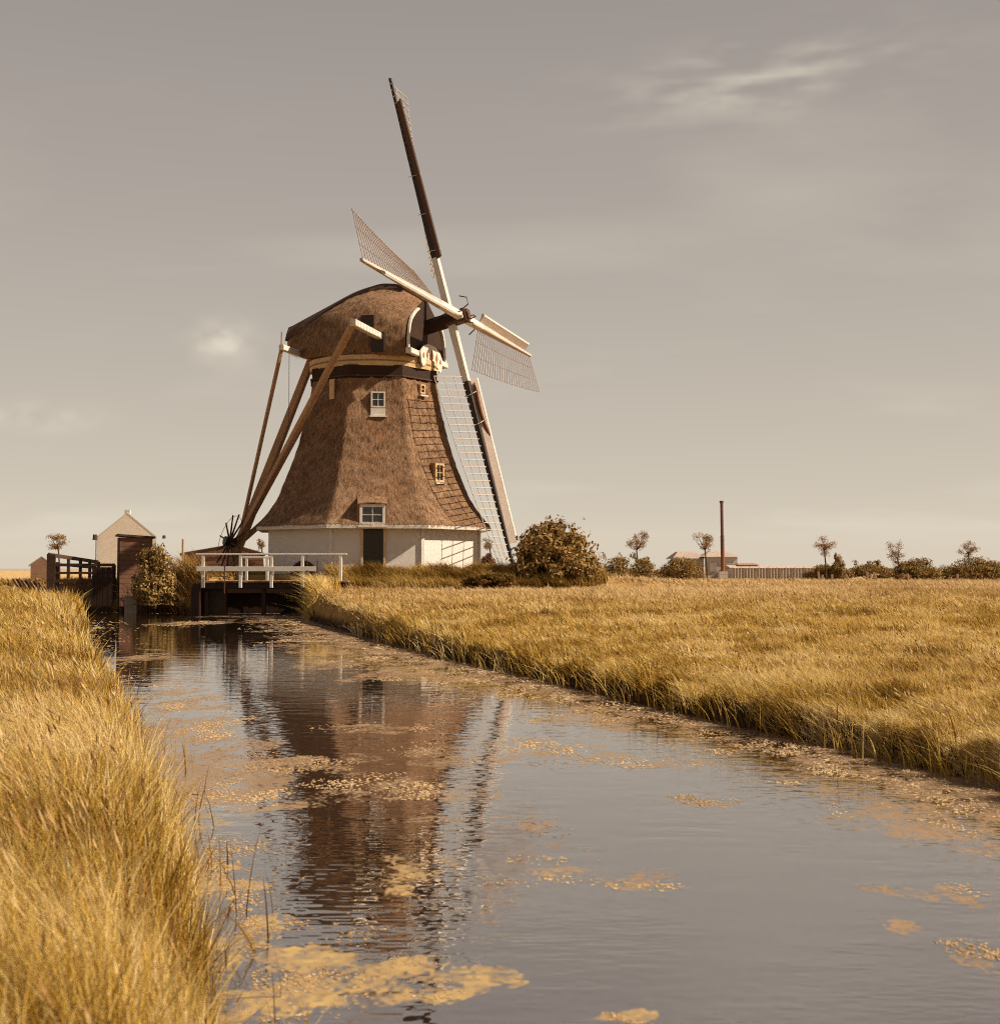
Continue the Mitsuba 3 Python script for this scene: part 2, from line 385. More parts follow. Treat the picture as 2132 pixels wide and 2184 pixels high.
# ------------------------------------------------------------------ the windmill
MILL = V3(-5.89, 64.81, 0.0)
mill = thing('windmill', 'tall thatched polder windmill with white base, standing on the low dike behind the white footbridge', 'windmill')
TURN = math.radians(7.0)            # the door facet looks a little to the right of the camera
FACET = [-math.pi / 2 + TURN + k * math.pi / 4 for k in range(8)]     # directions of the facet normals


def oct_radius(phi, p=150):
    s = sum(np.maximum(np.cos(phi - f), 0) ** p for f in FACET)
    return s ** (-1.0 / p)


PROFILE_Z = np.array([3.80, 4.10, 4.47, 4.79, 5.11, 5.68, 6.49, 7.63, 8.51, 9.32, 10.0, 10.55])
PROFILE_R = np.array([5.66, 5.40, 5.11, 4.89, 4.70, 4.42, 4.07, 3.69, 3.46, 3.26, 3.12, 3.04]) * 0.924   # apothem
from scipy.interpolate import PchipInterpolator
apothem = PchipInterpolator(PROFILE_Z, PROFILE_R)

NA = 240
phi = np.arange(NA) * 2 * np.pi / NA
zz = np.linspace(3.80, 10.55, 110)
rings = []
for z in [None, None] + list(zz):
    rings.append(None)
base_r = oct_radius(phi)
rings = [np.stack([MILL[0] + base_r * 4.72 * np.cos(phi), MILL[1] + base_r * 4.72 * np.sin(phi), np.full(NA, 3.86)], 1),
         np.stack([MILL[0] + base_r * 5.16 * np.cos(phi), MILL[1] + base_r * 5.16 * np.sin(phi), np.full(NA, 3.70)], 1)]
for z in zz:
    r = base_r * float(apothem(z))
    rings.append(np.stack([MILL[0] + r * np.cos(phi), MILL[1] + r * np.sin(phi), np.full(NA, z)], 1))
rings = np.array(rings)
nz = meshkit.fbm(rings * np.array([1.1, 1.1, 0.8]), 3, 11) - 0.5
nz2 = meshkit.fbm(rings * np.array([7, 7, 2.2]), 3, 12) - 0.5
dirs = np.stack([np.cos(phi), np.sin(phi), phi * 0], 1)
rings[1:] += (nz[1:] * 0.14 + nz2[1:] * 0.10)[..., None] * dirs
bv, bf = loft(rings, caps=False)
part(mill, 'thatched_body', (bv, bf), 'thatch', smooth=True)


def body_point(ph, z):
    r = oct_radius(ph) * apothem(z)
    return np.stack([MILL[0] + r * np.cos(ph), MILL[1] + r * np.sin(ph), z], -1)


# loose straw ends that lie on the thatch, a few millimetres proud, pointing down the slope
def straw_on(points, normals, down, n, length, seed, c0=(0.105, 0.053, 0.027), c1=(0.345, 0.23, 0.148)):
    r = np.random.default_rng(seed)
    side = np.cross(normals, down)
    L = length * r.uniform(0.6, 1.5, (n, 1)); W = 0.008 * r.uniform(0.7, 1.6, (n, 1))
    d = down + side * r.normal(0, 0.22, (n, 1)); d /= np.linalg.norm(d, axis=1, keepdims=True)
    s = np.cross(normals, d)
    lift = normals * r.uniform(0.004, 0.030, (n, 1))
    a, b = points + normals * 0.004, points + d * L + lift
    V = np.stack([a - s * W, a + s * W, b], 1).reshape(-1, 3)
    Fc = np.arange(3 * n).reshape(-1, 3)
    t = np.clip(r.beta(1.3, 1.6, n) + 0.5 * (meshkit.fbm(points * 0.9, 3, seed) - 0.5), 0, 1)[:, None]
    C = np.repeat(np.asarray(c0) * (1 - t) + np.asarray(c1) * t, 3, axis=0)
    return (V, Fc), C


ns = 42000
rs = np.random.default_rng(3)
ph = rs.uniform(-math.pi, 0.15 * math.pi, ns)
zs = 3.85 + (10.5 - 3.85) * rs.uniform(0, 1, ns) ** 1.25
P0 = body_point(ph, zs); P1 = body_point(ph + 0.01, zs); P2 = body_point(ph, zs - 0.05)
tn = P1 - P0; dn = P2 - P0
tn /= np.linalg.norm(tn, axis=1, keepdims=True); dn /= np.linalg.norm(dn, axis=1, keepdims=True)
nn = np.cross(dn, tn); nn *= np.sign((nn * (P0 - MILL)).sum(1, keepdims=True)); nn[:, 2] = np.abs(nn[:, 2])
disp = (meshkit.fbm(P0 * np.array([1.1, 1.1, 0.8]), 3, 11) - 0.5) * 0.14 + (meshkit.fbm(P0 * np.array([7, 7, 2.2]), 3, 12) - 0.5) * 0.10
m_, C_ = straw_on(P0 + np.stack([np.cos(ph), np.sin(ph), ph * 0], 1) * disp[:, None], nn, dn, ns, 0.24, 21)
part(mill, 'loose_straw', m_, 'straw_bits', color=C_, kind='stuff')

# white base
ang8 = np.array([f + math.pi / 8 for f in FACET])


def oct_ring(apo, z):
    r = apo / math.cos(math.pi / 8)
    return np.stack([MILL[0] + r * np.cos(ang8), MILL[1] + r * np.sin(ang8), np.full(8, z)], 1)


part(mill, 'base_wall', loft([oct_ring(4.76, -0.4), oct_ring(4.74, 1.0), oct_ring(4.74, 3.92)]), 'white_plaster')
part(mill, 'wall_plinth', loft([oct_ring(4.81, -0.3), oct_ring(4.81, 1.58), oct_ring(4.76, 1.66)]), 'dark_wood')
for k, f in enumerate(FACET):       # gutter board under each facet of the eave
    a, b = oct_ring(5.22, 3.69)[k - 1], oct_ring(5.22, 3.69)[k]
    n = V3(math.cos(f), math.sin(f), 0)
    part(mill, 'eave_board', beam(a, b, 0.07, 0.16, ch=0.2), 'white_paint')
    part(mill, 'soffit_board', join(obox((a + b) / 2 - n * 0.26 + V3(0, 0, -0.035), unit(b - a), n, V3(0, 0, 1), 1.95, 0.20, 0.014)), 'pale_wood')


def facet_frame(k, apo, z=0.0):
    f = FACET[k % 8]
    n = V3(math.cos(f), math.sin(f), 0)
    side = V3(-math.sin(f), math.cos(f), 0)      # to the right when one faces the facet from outside
    return MILL + n * apo + V3(0, 0, z), side, n


UP = V3(0, 0, 1)


def pane_window(o, ax, n, w, h, cols, rows, name='window', frame=0.07, frame_mat='white_paint', rail=0.028, up=UP):
    """A window centred at o in the plane of ax and up: frame, glazing bars, one pane each."""
    key = numbered(mill + '__' + name)
    fr = join(obox(o + ax * (w / 2 + frame / 2), ax, n, up, frame / 2, 0.06, h / 2 + frame), obox(o - ax * (w / 2 + frame / 2), ax, n, up, frame / 2, 0.06, h / 2 + frame),
              obox(o + up * (h / 2 + frame / 2), ax, n, up, w / 2, 0.058, frame / 2), obox(o - up * (h / 2 + frame / 2), ax, n, up, w / 2, 0.064, frame / 2))
    scene[key + '__frame'] = mikit.ply(fr, frame_mat)
    bars = [obox(o + ax * (-w / 2 + w * i / cols), ax, n, up, rail / 2, 0.035, h / 2) for i in range(1, cols)]
    bars += [obox(o + up * (-h / 2 + h * i / rows), ax, n, up, w / 2, 0.030, rail / 2) for i in range(1, rows)]
    if bars:
        scene[key + '__glazing_bars'] = mikit.ply(join(*bars), frame_mat)
    q = 0
    for i in range(cols):
        for j in range(rows):
            c = o + ax * (-w / 2 + w * (i + 0.5) / cols) + up * (-h / 2 + h * (j + 0.5) / rows) - n * 0.01
            scene[key + '__pane' + (f'_{q:03d}' if q else '')] = mikit.ply(obox(c, ax, n, up, w / cols / 2, 0.006, h / rows / 2), 'glass')
            q += 1
    return key


# door in the facet that looks at the camera
o, ax, n = facet_frame(0, 4.74)
dc = -0.155                    # door centre along the facet
part(mill, 'door', join(obox(o + ax * dc + n * 0.02 + UP * 2.62, ax, n, UP, 0.43, 0.03, 0.99),
                        *[obox(o + ax * (dc - 0.36 + 0.18 * i) + n * 0.055 + UP * 2.62, ax, n, UP, 0.083, 0.008, 0.97) for i in range(5)]), 'door_paint', label='dark green plank door')
part(mill, 'door_frame', join(*[obox(o + ax * (dc + s * 0.48) + n * 0.035 + UP * 2.64, ax, n, UP, 0.05, 0.06, 1.03) for s in (-1, 1)]), 'pale_wood')
part(mill, 'door_latch', join(obox(o + ax * (dc + 0.30) + n * 0.085 + UP * 2.55, ax, n, UP, 0.018, 0.02, 0.09), obox(o + ax * (dc + 0.24) + n * 0.10 + UP * 2.60, ax, n, UP, 0.06, 0.012, 0.014)), 'iron')
for zh in (2.0, 3.3):
    part(mill, 'door_hinge', obox(o + ax * (dc - 0.22) + n * 0.075 + UP * zh, ax, n, UP, 0.20, 0.008, 0.025), 'iron')
part(mill, 'door_sill', obox(o + ax * dc + n * 0.1 + UP * 1.62, ax, n, UP, 0.56, 0.12, 0.03), 'concrete')

# dormer window above the door
on, ax, n = facet_frame(0, 5.16)
wc = on + ax * (dc - 0.05) + UP * 4.20
k = pane_window(wc, ax, n, 0.86, 0.66, 2, 2, frame=0.12)
scene[k + '__sill'] = mikit.ply(obox(wc - UP * 0.50 + n * 0.06, ax, n, UP, 0.62, 0.08, 0.035), 'white_paint')
labels[k] = {'label': 'wide low window in the thatch above the door'}
cheek = [loft([[wc + ax * s * 0.56 + n * 0.04 - UP * 0.5, wc + ax * s * 0.56 + n * 0.04 + UP * 0.5, wc + ax * s * 0.56 - n * 0.9 + UP * 0.5, wc + ax * s * 0.56 - n * 0.9 - UP * 0.5],
               [wc + ax * s * 0.66 + n * 0.02 - UP * 0.5, wc + ax * s * 0.66 + n * 0.02 + UP * 0.5, wc + ax * s * 0.66 - n * 0.9 + UP * 0.5, wc + ax * s * 0.66 - n * 0.9 - UP * 0.5]]) for s in (-1, 1)]
hood = []
for t in np.linspace(0, 1, 9):
    w_ = 0.64
    hood.append([wc + ax * (x * w_) + n * (0.12 - 1.3 * t) + UP * (0.45 + 0.85 * t * 0.55 + 0.05 * math.cos(x * 1.5) + dz) for x, dz in ((-1, 0), (-0.5, 0), (0, 0), (0.5, 0), (1, 0), (1, 0.03), (0.5, 0.04), (0, 0.045), (-0.5, 0.04), (-1, 0.03))])
part(mill, 'dormer_hood', join(loft(hood), *cheek), 'thatch', smooth=35)

# upper window: white frame with a white board below
on, ax, n = facet_frame(0, float(apothem(9.35)) + 0.10)
wc = on + ax * 0.09 + UP * 9.42
k = pane_window(wc, ax, n, 0.50, 0.58, 2, 2, frame=0.07)
labels[k] = {'label': 'small four-pane window high in the thatch'}
scene[k + '__apron'] = mikit.ply(obox(wc - UP * 0.56 + n * 0.0, ax, n, UP, 0.33, 0.05, 0.17), 'white_paint')
scene[k + '__sill'] = mikit.ply(obox(wc - UP * 0.76 + n * 0.05, ax, n, UP, 0.38, 0.10, 0.03), 'white_paint')
scene[k + '__surround'] = mikit.ply(obox(wc - UP * 0.2 - n * 0.18, ax, n, UP, 0.34, 0.14, 0.56), 'dark_wood')

# the small window in the right facet, rust-stained frame
for zc, hw, hh, apo, xo in ((6.10, 0.42, 0.66, None, 0.0), (9.95, 0.20, 0.30, None, 0.0)):
    z0 = zc
    on, ax, n = facet_frame(1, float(apothem(z0)) + 0.10)
    wc = on + ax * xo + UP * z0
    k = pane_window(wc + UP * 0.10, ax, n, hw, hh, 2 if hw > 0.3 else 1, 2, frame=0.09 if hw > 0.3 else 0.06, frame_mat='pale_wood')
    scene[k + '__sill'] = mikit.ply(obox(wc - UP * (hh / 2 + 0.06) + n * 0.05, ax, n, UP, hw / 2 + 0.14, 0.10, 0.03), 'white_paint')
    scene[k + '__surround'] = mikit.ply(obox(wc - n * 0.2 + UP * 0.05, ax, n, UP, hw / 2 + 0.1, 0.15, hh / 2 + 0.14), 'orange_trim')

# water arch in the left facet
o, ax, n = facet_frame(7, 4.74)
ac = o + ax * 0.31
th = np.linspace(0, np.pi, 17)
arch = shapely.Polygon([(0.72 * math.cos(t), 1.52 + 0.62 * math.sin(t)) for t in th] + [(-0.72, 0.0), (0.72, 0.0)])
part(mill, 'water_arch', prism(arch, 0.03, ac + n * 0.0, ax, UP), 'tarred_wood', label='dark round-topped water opening in the white wall')
ringp = arch.buffer(0.11).difference(arch.buffer(0.001)).intersection(shapely.box(-2, 1.0, 2, 3))
part(mill, 'arch_rim', prism(ringp, 0.055, ac + n * 0.0, ax, UP), 'dark_wood')
# white corner boards of the base
for k in (0, 1, 7):
    c = oct_ring(4.765, 0)[k]
    rd = unit(c - MILL)
    part(mill, 'corner_board', beam(c + UP * 1.7, c + UP * 3.72, 0.16, 0.06, up=rd), 'white_paint')

# dark boards round the top of the tower and the pale ring under the cap
o10 = [oct_ring(2.84, 10.42), oct_ring(2.86, 11.02)]
part(mill, 'top_boards', loft(o10), 'tarred_wood')
part(mill, 'top_ledge', loft([oct_ring(2.93, 10.50), oct_ring(2.93, 10.56)]), 'dark_wood')
a64 = np.arange(64) * 2 * np.pi / 64
circ = lambda r, z: np.stack([MILL[0] + r * np.cos(a64), MILL[1] + r * np.sin(a64), np.full(64, z)], 1)
part(mill, 'cap_ring', loft([circ(2.70, 10.99), circ(2.96, 10.99), circ(2.98, 11.20), circ(2.98, 11.46), circ(2.70, 11.46)]), 'pale_wood', smooth=30)
part(mill, 'ring_band', loft([circ(2.95, 11.19), circ(3.01, 11.19), circ(3.01, 11.25), circ(2.95, 11.25)], caps=False), 'weathered_wood', smooth=30)

# ---- cap: axis a towards the sails, s towards the camera
A = unit(V3(0.958, -0.2865, 0)); S = V3(A[1], -A[0], 0)     # S = (-0.287, -0.958)
cap_pt = lambda a, s, z: MILL + A * a + S * s + UP * z
RA = np.array([-4.20, -3.9, -3.3, -2.5, -1.6, -0.8, 0.0, 0.7, 1.5, 2.1, 2.55])
RZ = PchipInterpolator([-4.2, -3.3, -2.5, -1.6, -0.9, -0.2, 0.5, 1.1, 2.1, 2.55], [13.36, 13.77, 14.13, 14.54, 14.84, 15.03, 15.15, 15.10, 14.60, 14.30])
RW = PchipInterpolator([-4.2, -3.9, -3.3, -2.5, -1.9, -1.5, -0.8, 0.0, 0.7, 1.5, 2.1, 2.55], [0.50, 0.72, 1.20, 1.84, 2.42, 2.76, 2.93, 2.96, 2.92, 2.78, 2.62, 2.50])
RB = PchipInterpolator(RA, [12.35, 12.05, 11.82, 11.64, 11.53, 11.48, 11.46, 11.46, 11.46, 11.46, 11.46])
SECT = PchipInterpolator([0, 0.16, 0.40, 0.56, 0.70, 0.84, 0.94, 1.0], [0.95, 1.0, 0.96, 0.87, 0.67, 0.39, 0.17, 0.05])   # half width over height


def cap_section(a, grow=0.0, n=22):
    zb, zt, w = float(RB(a)), float(RZ(a)), float(RW(a))
    t = np.linspace(0, 1, n)
    half = SECT(t) * w + grow * np.sqrt(np.clip(1 - t, 0, 1))
    z = zb + (zt - zb) * t
    pts = [cap_pt(a, s, q) for s, q in zip(half, z)] + [cap_pt(a, -s, q) for s, q in zip(half[::-1], z[::-1])]
    return np.array(pts)


av = np.linspace(-4.2, 2.5, 60)
capr = np.array([cap_section(a) for a in av])
ctr = np.array([cap_pt(a, 0, 12.6) for a in av])
out = capr - ctr[:, None]; out /= np.linalg.norm(out, axis=2, keepdims=True)
capr += out * ((meshkit.fbm(capr * 1.2, 3, 31) - 0.5) * 0.16 + (meshkit.fbm(capr * 6, 3, 32) - 0.5) * 0.09)[..., None]
part(mill, 'cap_thatch', loft(capr), 'thatch', smooth=40)
# straw on the near side of the cap
nc = 11000
aa = rs.uniform(-4.0, 2.45, nc); tt = rs.uniform(0.02, 0.93, nc)
wv_ = RW(aa); zb_ = RB(aa); zt_ = RZ(aa)
Pc = lambda a, t: np.asarray(MILL) + a[:, None] * A + (SECT(t) * RW(a))[:, None] * S + (RB(a) + (RZ(a) - RB(a)) * t)[:, None] * UP
Q0, Q1, Q2 = Pc(aa, tt), Pc(aa + 0.02, tt), Pc(aa, np.clip(tt - 0.015, 0.001, 1))
tn = Q1 - Q0; dn = Q2 - Q0
tn /= np.linalg.norm(tn, axis=1, keepdims=True); dn /= np.linalg.norm(dn, axis=1, keepdims=True)
nn = np.cross(tn, dn); nn *= np.sign((nn @ S))[:, None]
oo = Q0 - (np.asarray(MILL) + aa[:, None] * A + 12.6 * UP); oo /= np.linalg.norm(oo, axis=1, keepdims=True)
Q0 = Q0 + oo * ((meshkit.fbm(Q0 * 1.2, 3, 31) - 0.5) * 0.16 + (meshkit.fbm(Q0 * 6, 3, 32) - 0.5) * 0.09)[:, None]
m_, C_ = straw_on(Q0, nn, dn, nc, 0.20, 23)
part(mill, 'cap_straw', m_, 'straw_bits', color=C_, kind='stuff')
# dark ridge covering
rr = []
for a in np.linspace(-4.32, 1.6, 30):
    z = float(RZ(max(a, -4.2))) - (0.03 if a < -4.2 else 0)
    k_ = np.clip((1.7 - a) / 5.5, 0, 1)
    hh_ = 0.22 + 0.42 * k_
    zt_, zb_ = float(RZ(max(a, -4.2))), float(RB(max(a, -4.2)))
    ww_ = lambda dz: float(SECT(np.clip(1 + dz / (zt_ - zb_), 0, 1))) * float(RW(max(a, -4.2))) + 0.05
    rr.append([cap_pt(a, sg * s, z + dz) for sg, s, dz in ((1, ww_(-hh_), -hh_), (1, ww_(-hh_ * 0.5), -hh_ * 0.5), (1, 0.14, 0.06), (-1, 0.14, 0.06), (-1, ww_(-hh_ * 0.5), -hh_ * 0.5), (-1, ww_(-hh_), -hh_))] + [cap_pt(a, 0, z - hh_)])
part(mill, 'cap_ridge', loft(rr), 'dark_wood', smooth=40)
# front gable: dark boards, white verge boards, white painted beard board
sec = cap_section(2.5)
poly = shapely.Polygon([((p - MILL) @ S, p[2]) for p in sec]).buffer(0)
go = MILL + A * 2.50
part(mill, 'front_gable', prism(poly.buffer(0.0), 0.08, go + UP * 0, -S, UP) if False else prism(shapely.affinity.scale(poly, -1, 1, origin=(0, 0)), 0.08, go, -S, UP), 'tarred_wood')
verge = poly.buffer(0.05).difference(poly.buffer(-0.07)).intersection(shapely.box(-4, 11.62, 4, 13.75))
for half in (shapely.box(-5, 0, -0.001, 20), shapely.box(0.001, 0, 5, 20)):
    part(mill, 'verge_board', prism(verge.intersection(half), 0.10, go + A * 0.085, -S, UP), 'white_paint')
BS = 0.80
sc = [(x, 11.05 + 0.16 * abs(math.sin(x * 4.2)) - 0.28 * math.cos(x * 0.85)) for x in np.linspace(-1.75, 1.75, 60)]
beard = shapely.affinity.scale(shapely.Polygon(sc + [(1.9, 11.75), (1.3, 12.18), (0.6, 12.36), (-0.6, 12.36), (-1.3, 12.18), (-1.9, 11.75)]).buffer(0), BS, BS, origin=(0, 11.55))
part(mill, 'beard_board', prism(beard, 0.07, go + A * 0.30, -S, UP), 'white_paint', label='white painted scalloped board under the sail shaft')
dia = [shapely.Polygon([(x - w, z), (x, z - h), (x + w, z), (x, z + h)]) for x, z, w, h in ((0, 11.75, 0.26, 0.34), (0.8, 11.72, 0.20, 0.28), (-0.8, 11.72, 0.20, 0.28), (1.45, 11.6, 0.15, 0.18), (-1.45, 11.6, 0.15, 0.18))]
part(mill, 'beard_ornament', prism(shapely.affinity.scale(shapely.union_all(dia), BS, BS, origin=(0, 11.55)), 0.02, go + A * 0.372, -S, UP), 'orange_trim')
part(mill, 'front_beam', beam(cap_pt(2.66, 2.55, 11.62), cap_pt(2.66, -2.55, 11.62), 0.26, 0.26), 'white_paint')
# hatch in the near side of the cap, and the long and short cross beams
hs = 2.72
hc = cap_pt(0.80, float(SECT(0.42)) * float(RW(0.8)) - 0.06, 12.98)
part(mill, 'cap_hatch', obox(hc, A, S, UP, 0.30, 0.12, 0.26), 'black_paint')
part(mill, 'beam_socket', obox(cap_pt(1.35, 2.62, 12.0), A, S, UP, 0.30, 0.36, 0.42), 'black_paint')
part(mill, 'long_cross_beam', join(beam(cap_pt(1.42, 5.95, 12.34), cap_pt(1.42, 0, 12.14), 0.26, 0.30), beam(cap_pt(1.42, 0, 12.14), cap_pt(1.42, -5.95, 12.34), 0.26, 0.30)), 'white_paint')
part(mill, 'short_cross_beam', beam(cap_pt(-3.25, 3.15, 11.92), cap_pt(-3.25, -3.15, 11.92), 0.24, 0.26), 'white_paint')
part(mill, 'tail_rod', beam(cap_pt(-3.25, 3.16, 11.8), cap_pt(-3.22, 3.16, 12.62), 0.06, 0.06), 'pole_wood')
TAIL = cap_pt(-7.02, 0, 2.95)
part(mill, 'tail_pole', beam(cap_pt(-3.1, 0, 12.0), cap_pt(-7.55, 0, 1.55), 0.30, 0.34, w1=0.40, h1=0.42), 'pole_wood')
for s in (1, -1):
    part(mill, 'long_brace', beam(cap_pt(1.42, 5.85 * s, 12.38), cap_pt(-6.85, 0.24 * s, 3.25), 0.24, 0.26), 'pole_wood')
    part(mill, 'short_brace', beam(cap_pt(-3.25, 3.05 * s, 11.98), cap_pt(-6.7, 0.20 * s, 3.7), 0.15, 0.16), 'pole_wood')
part(mill, 'hanging_chain', tube([cap_pt(-3.3, 2.2, 11.8), cap_pt(-3.3, 2.2, 8.4)], 0.012, 5), 'iron')
part(mill, 'name_plate', obox(facet_frame(7, float(apothem(9.9)) + 0.14)[0] + facet_frame(7, 1)[1] * 0.28 + UP * 9.95, facet_frame(7, 1)[1], facet_frame(7, 1)[2], UP, 0.14, 0.03, 0.45), 'pale_wood', label='narrow pale board hung in the shaded facet')
# winding wheel at the foot of the tail
wheel_c = px(490, 1156, 66.0)
wn = unit(V3(-0.80, -0.55, 0.24)); w1 = unit(np.cross(wn, V3(0, 0.2, 1))); w2 = np.cross(wn, w1)
key = mill + '__winding_wheel'
scene[key + '__hub'] = mikit.ply(tube([wheel_c - wn * 0.28, wheel_c + wn * 0.28], 0.22, 12), 'black_paint')
scene[key + '__axle'] = mikit.ply(tube([wheel_c - wn * 0.2, cap_pt(-7.2, 0.0, 3.05)], 0.09, 8), 'iron')
q = np.linspace(0, 2 * np.pi, 41)
scene[key + '__rim'] = mikit.ply(tube([wheel_c + 1.28 * (math.cos(t) * w1 + math.sin(t) * w2) for t in q], 0.012, 5, caps=False), 'iron')
for i in range(12):
    t = i * math.pi / 6 + 0.12
    d = math.cos(t) * w1 + math.sin(t) * w2
    scene[key + '__spoke' + (f'_{i:03d}' if i else '')] = mikit.ply(beam(wheel_c + d * 0.12, wheel_c + d * 1.38, 0.085, 0.075, up=wn, w1=0.06, h1=0.055), 'dark_wood')

# ---- sails
HUB = V3(-2.26119, 63.71675, 11.53136 + 1.83)
NS = unit(V3(0.92673, -0.27612, 0.25483))
DV = unit(V3(-0.24302, 0.07676, 0.96698)); DH = unit(V3(0.28656, 0.95806, -0.00404))
part(mill, 'windshaft', tube([HUB - NS * 3.2, HUB - NS * 0.5, HUB + NS * 0.2], [0.30, 0.34, 0.34], 14), 'tarred_wood', smooth=40)
part(mill, 'poll_end', join(obox(HUB + NS * 0.28, NS, DH, DV, 0.52, 0.29, 0.29), obox(HUB + NS * 0.85, NS, DH, DV, 0.07, 0.22, 0.22)), 'iron')
for sx, d in ((1, DV), (-1, DV), (1, DH), (-1, DH)):
    part(mill, 'poll_bracket', tube([HUB + NS * 0.62 + d * sx * 0.30, HUB + NS * 0.98 + d * sx * 0.45, HUB + NS * 0.98 + d * sx * 0.78, HUB + NS * 0.66 + d * sx * 0.95], 0.03, 6), 'iron')
R = 12.0
BETA = PchipInterpolator([0, 2.4, 5, 8, 12], np.radians([25, 24, 19, 11, -2.5]))
sails = [('upper', DV, DH, 0.0, 'black'), ('left', -DH, DV, 0.51, 'white'), ('lower', -DV, -DH, 0.0, 'black'), ('right', DH, -DV, 0.51, 'white')]
LAB = {'upper': 'upright sail seen almost edge on', 'left': 'left sail reaching towards the camera with its lattice curling up',
       'lower': 'lower sail hanging beside the thatched body', 'right': 'right sail with open lattice hanging below its board'}
for nm, d, tr, off, col in sails:
    key = numbered(mill + '__sail')
    labels[key] = {'label': LAB[nm]}
    hub = HUB + NS * off
    pt = lambda r, w, f=0.0, b=None: hub + d * r + w * (tr * math.cos(BETA(r)) - NS * math.sin(BETA(r))) + f * (NS * math.cos(BETA(r)) + tr * math.sin(BETA(r)))
    inner = 3.0
    outer_mat = 'black_paint' if col == 'black' else 'board_paint'
    scene[key + '__stock_root'] = mikit.ply(beam(hub + d * 0.02, hub + d * inner, 0.36, 0.36, up=NS, w1=0.32, h1=0.32), 'white_paint')
    scene[key + '__stock'] = mikit.ply(beam(hub + d * inner, hub + d * R, 0.32, 0.32, up=NS, w1=0.13, h1=0.13), outer_mat)
    # leading boards with a rounded nose
    L = []
    gam = math.radians(48)
    for r in np.linspace(2.5 if col == 'white' else 2.9, 10.7, 14):
        e1 = -tr * math.cos(gam) + NS * math.sin(gam); e2 = NS * math.cos(gam) + tr * math.sin(gam)
        wd = 0.44 - 0.08 * (r - 2.5) / 8
        o_ = hub + d * r - tr * 0.10 + NS * 0.05
        L.append([o_ + e1 * x + e2 * y for x, y in ((0, 0.03), (wd * 0.6, 0.05), (wd, 0.07), (wd + 0.07, 0.03), (wd + 0.07, -0.05), (wd, -0.07), (wd * 0.6, -0.01), (0, -0.01))])
    scene[key + '__leading_board'] = mikit.ply(loft(L), 'board_brown' if nm == 'upper' else 'board_paint', smooth=30)
    nose = [[q_ + (q_ - np.mean(ring_[2:6], axis=0)) * 0.12 + e1 * 0.012 for q_ in ring_[2:6]] for ring_ in L]
    if nm != 'upper':
        scene[key + '__nose_strip'] = mikit.ply(loft(nose), 'white_paint')
    nb = 28
    lath = 'sail_lath' if col == 'black' else 'sail_lath_bare'
    rb = np.linspace(2.75, 11.72, nb)
    for i, r in enumerate(rb):
        scene[key + '__bar' + (f'_{i:03d}' if i else '')] = mikit.ply(beam(pt(r, -0.12, -0.02), pt(r, 2.12, -0.02), 0.038 if col == 'black' else 0.034, 0.028, up=NS, w1=0.03), lath)
    for i, w in enumerate((0.72, 1.42, 2.08)):
        pts = [pt(r, w, -0.055 if w < 2 else -0.05) for r in np.linspace(rb[0], rb[-1], 20)]
        scene[key + '__hem_lath' + (f'_{i:03d}' if i else '')] = mikit.ply(tube(pts, 0.018 if col == 'black' else 0.015, 4), lath)
    if col == 'black':      # rolled brown sailcloth tied along the stock
        rr_ = np.linspace(3.1, 10.2 if nm == 'upper' else 6.6, 40)
        wob = np.random.default_rng(5 if nm == 'upper' else 6)
        rad = 0.085 * (0.75 + 0.5 * meshkit.fbm(np.stack([rr_ * 1.3, rr_ * 0 + (3 if nm == 'upper' else 9), rr_ * 0], 1), 3, 2)) * np.clip((rr_ - 3.0) * 2, 0.3, 1) * np.clip((rr_[-1] + 0.1 - rr_) * 1.2, 0.2, 1)
        way = np.array([pt(r, -0.20 + 0.10 * math.sin(r * 1.7) - (0.30 * (r - 3.1) / 3.5 if nm == 'lower' else 0), 0.20) for r in rr_])
        scene[key + '__rolled_cloth'] = mikit.ply(tube(way, rad, 9), 'canvas', smooth=True)
        for i, r in enumerate((3.4, 5.2, 7.1) if nm == 'upper' else (3.6, 5.0)):
            cc = pt(r, -0.02, 0.02); s1 = tr * math.cos(BETA(r)) - NS * math.sin(BETA(r)); s2 = np.cross(d, s1)
            q8 = np.linspace(0, 2 * np.pi, 13)
            scene[key + '__rope' + (f'_{i:03d}' if i else '')] = mikit.ply(tube([cc + 0.26 * math.cos(t) * s1 + 0.30 * math.sin(t) * s2 + d * 0.1 * math.cos(t) for t in q8], 0.016, 5, caps=False), 'white_paint')
scene['board_paint'] = solid(proc(lambda p, n, uv: mix((0.36, 0.29, 0.25), (0.46, 0.39, 0.34), fbm(p.x * 2, p.y * 2, p.z * 2, 3))), 0.6, 0.3)
scene['board_brown'] = solid((0.075, 0.042, 0.030), 0.8, 0.2)
scene['sail_lath'] = solid((0.40, 0.345, 0.29), 0.7, 0.2)
scene['sail_lath_bare'] = solid((0.32, 0.235, 0.18), 0.8, 0.2)

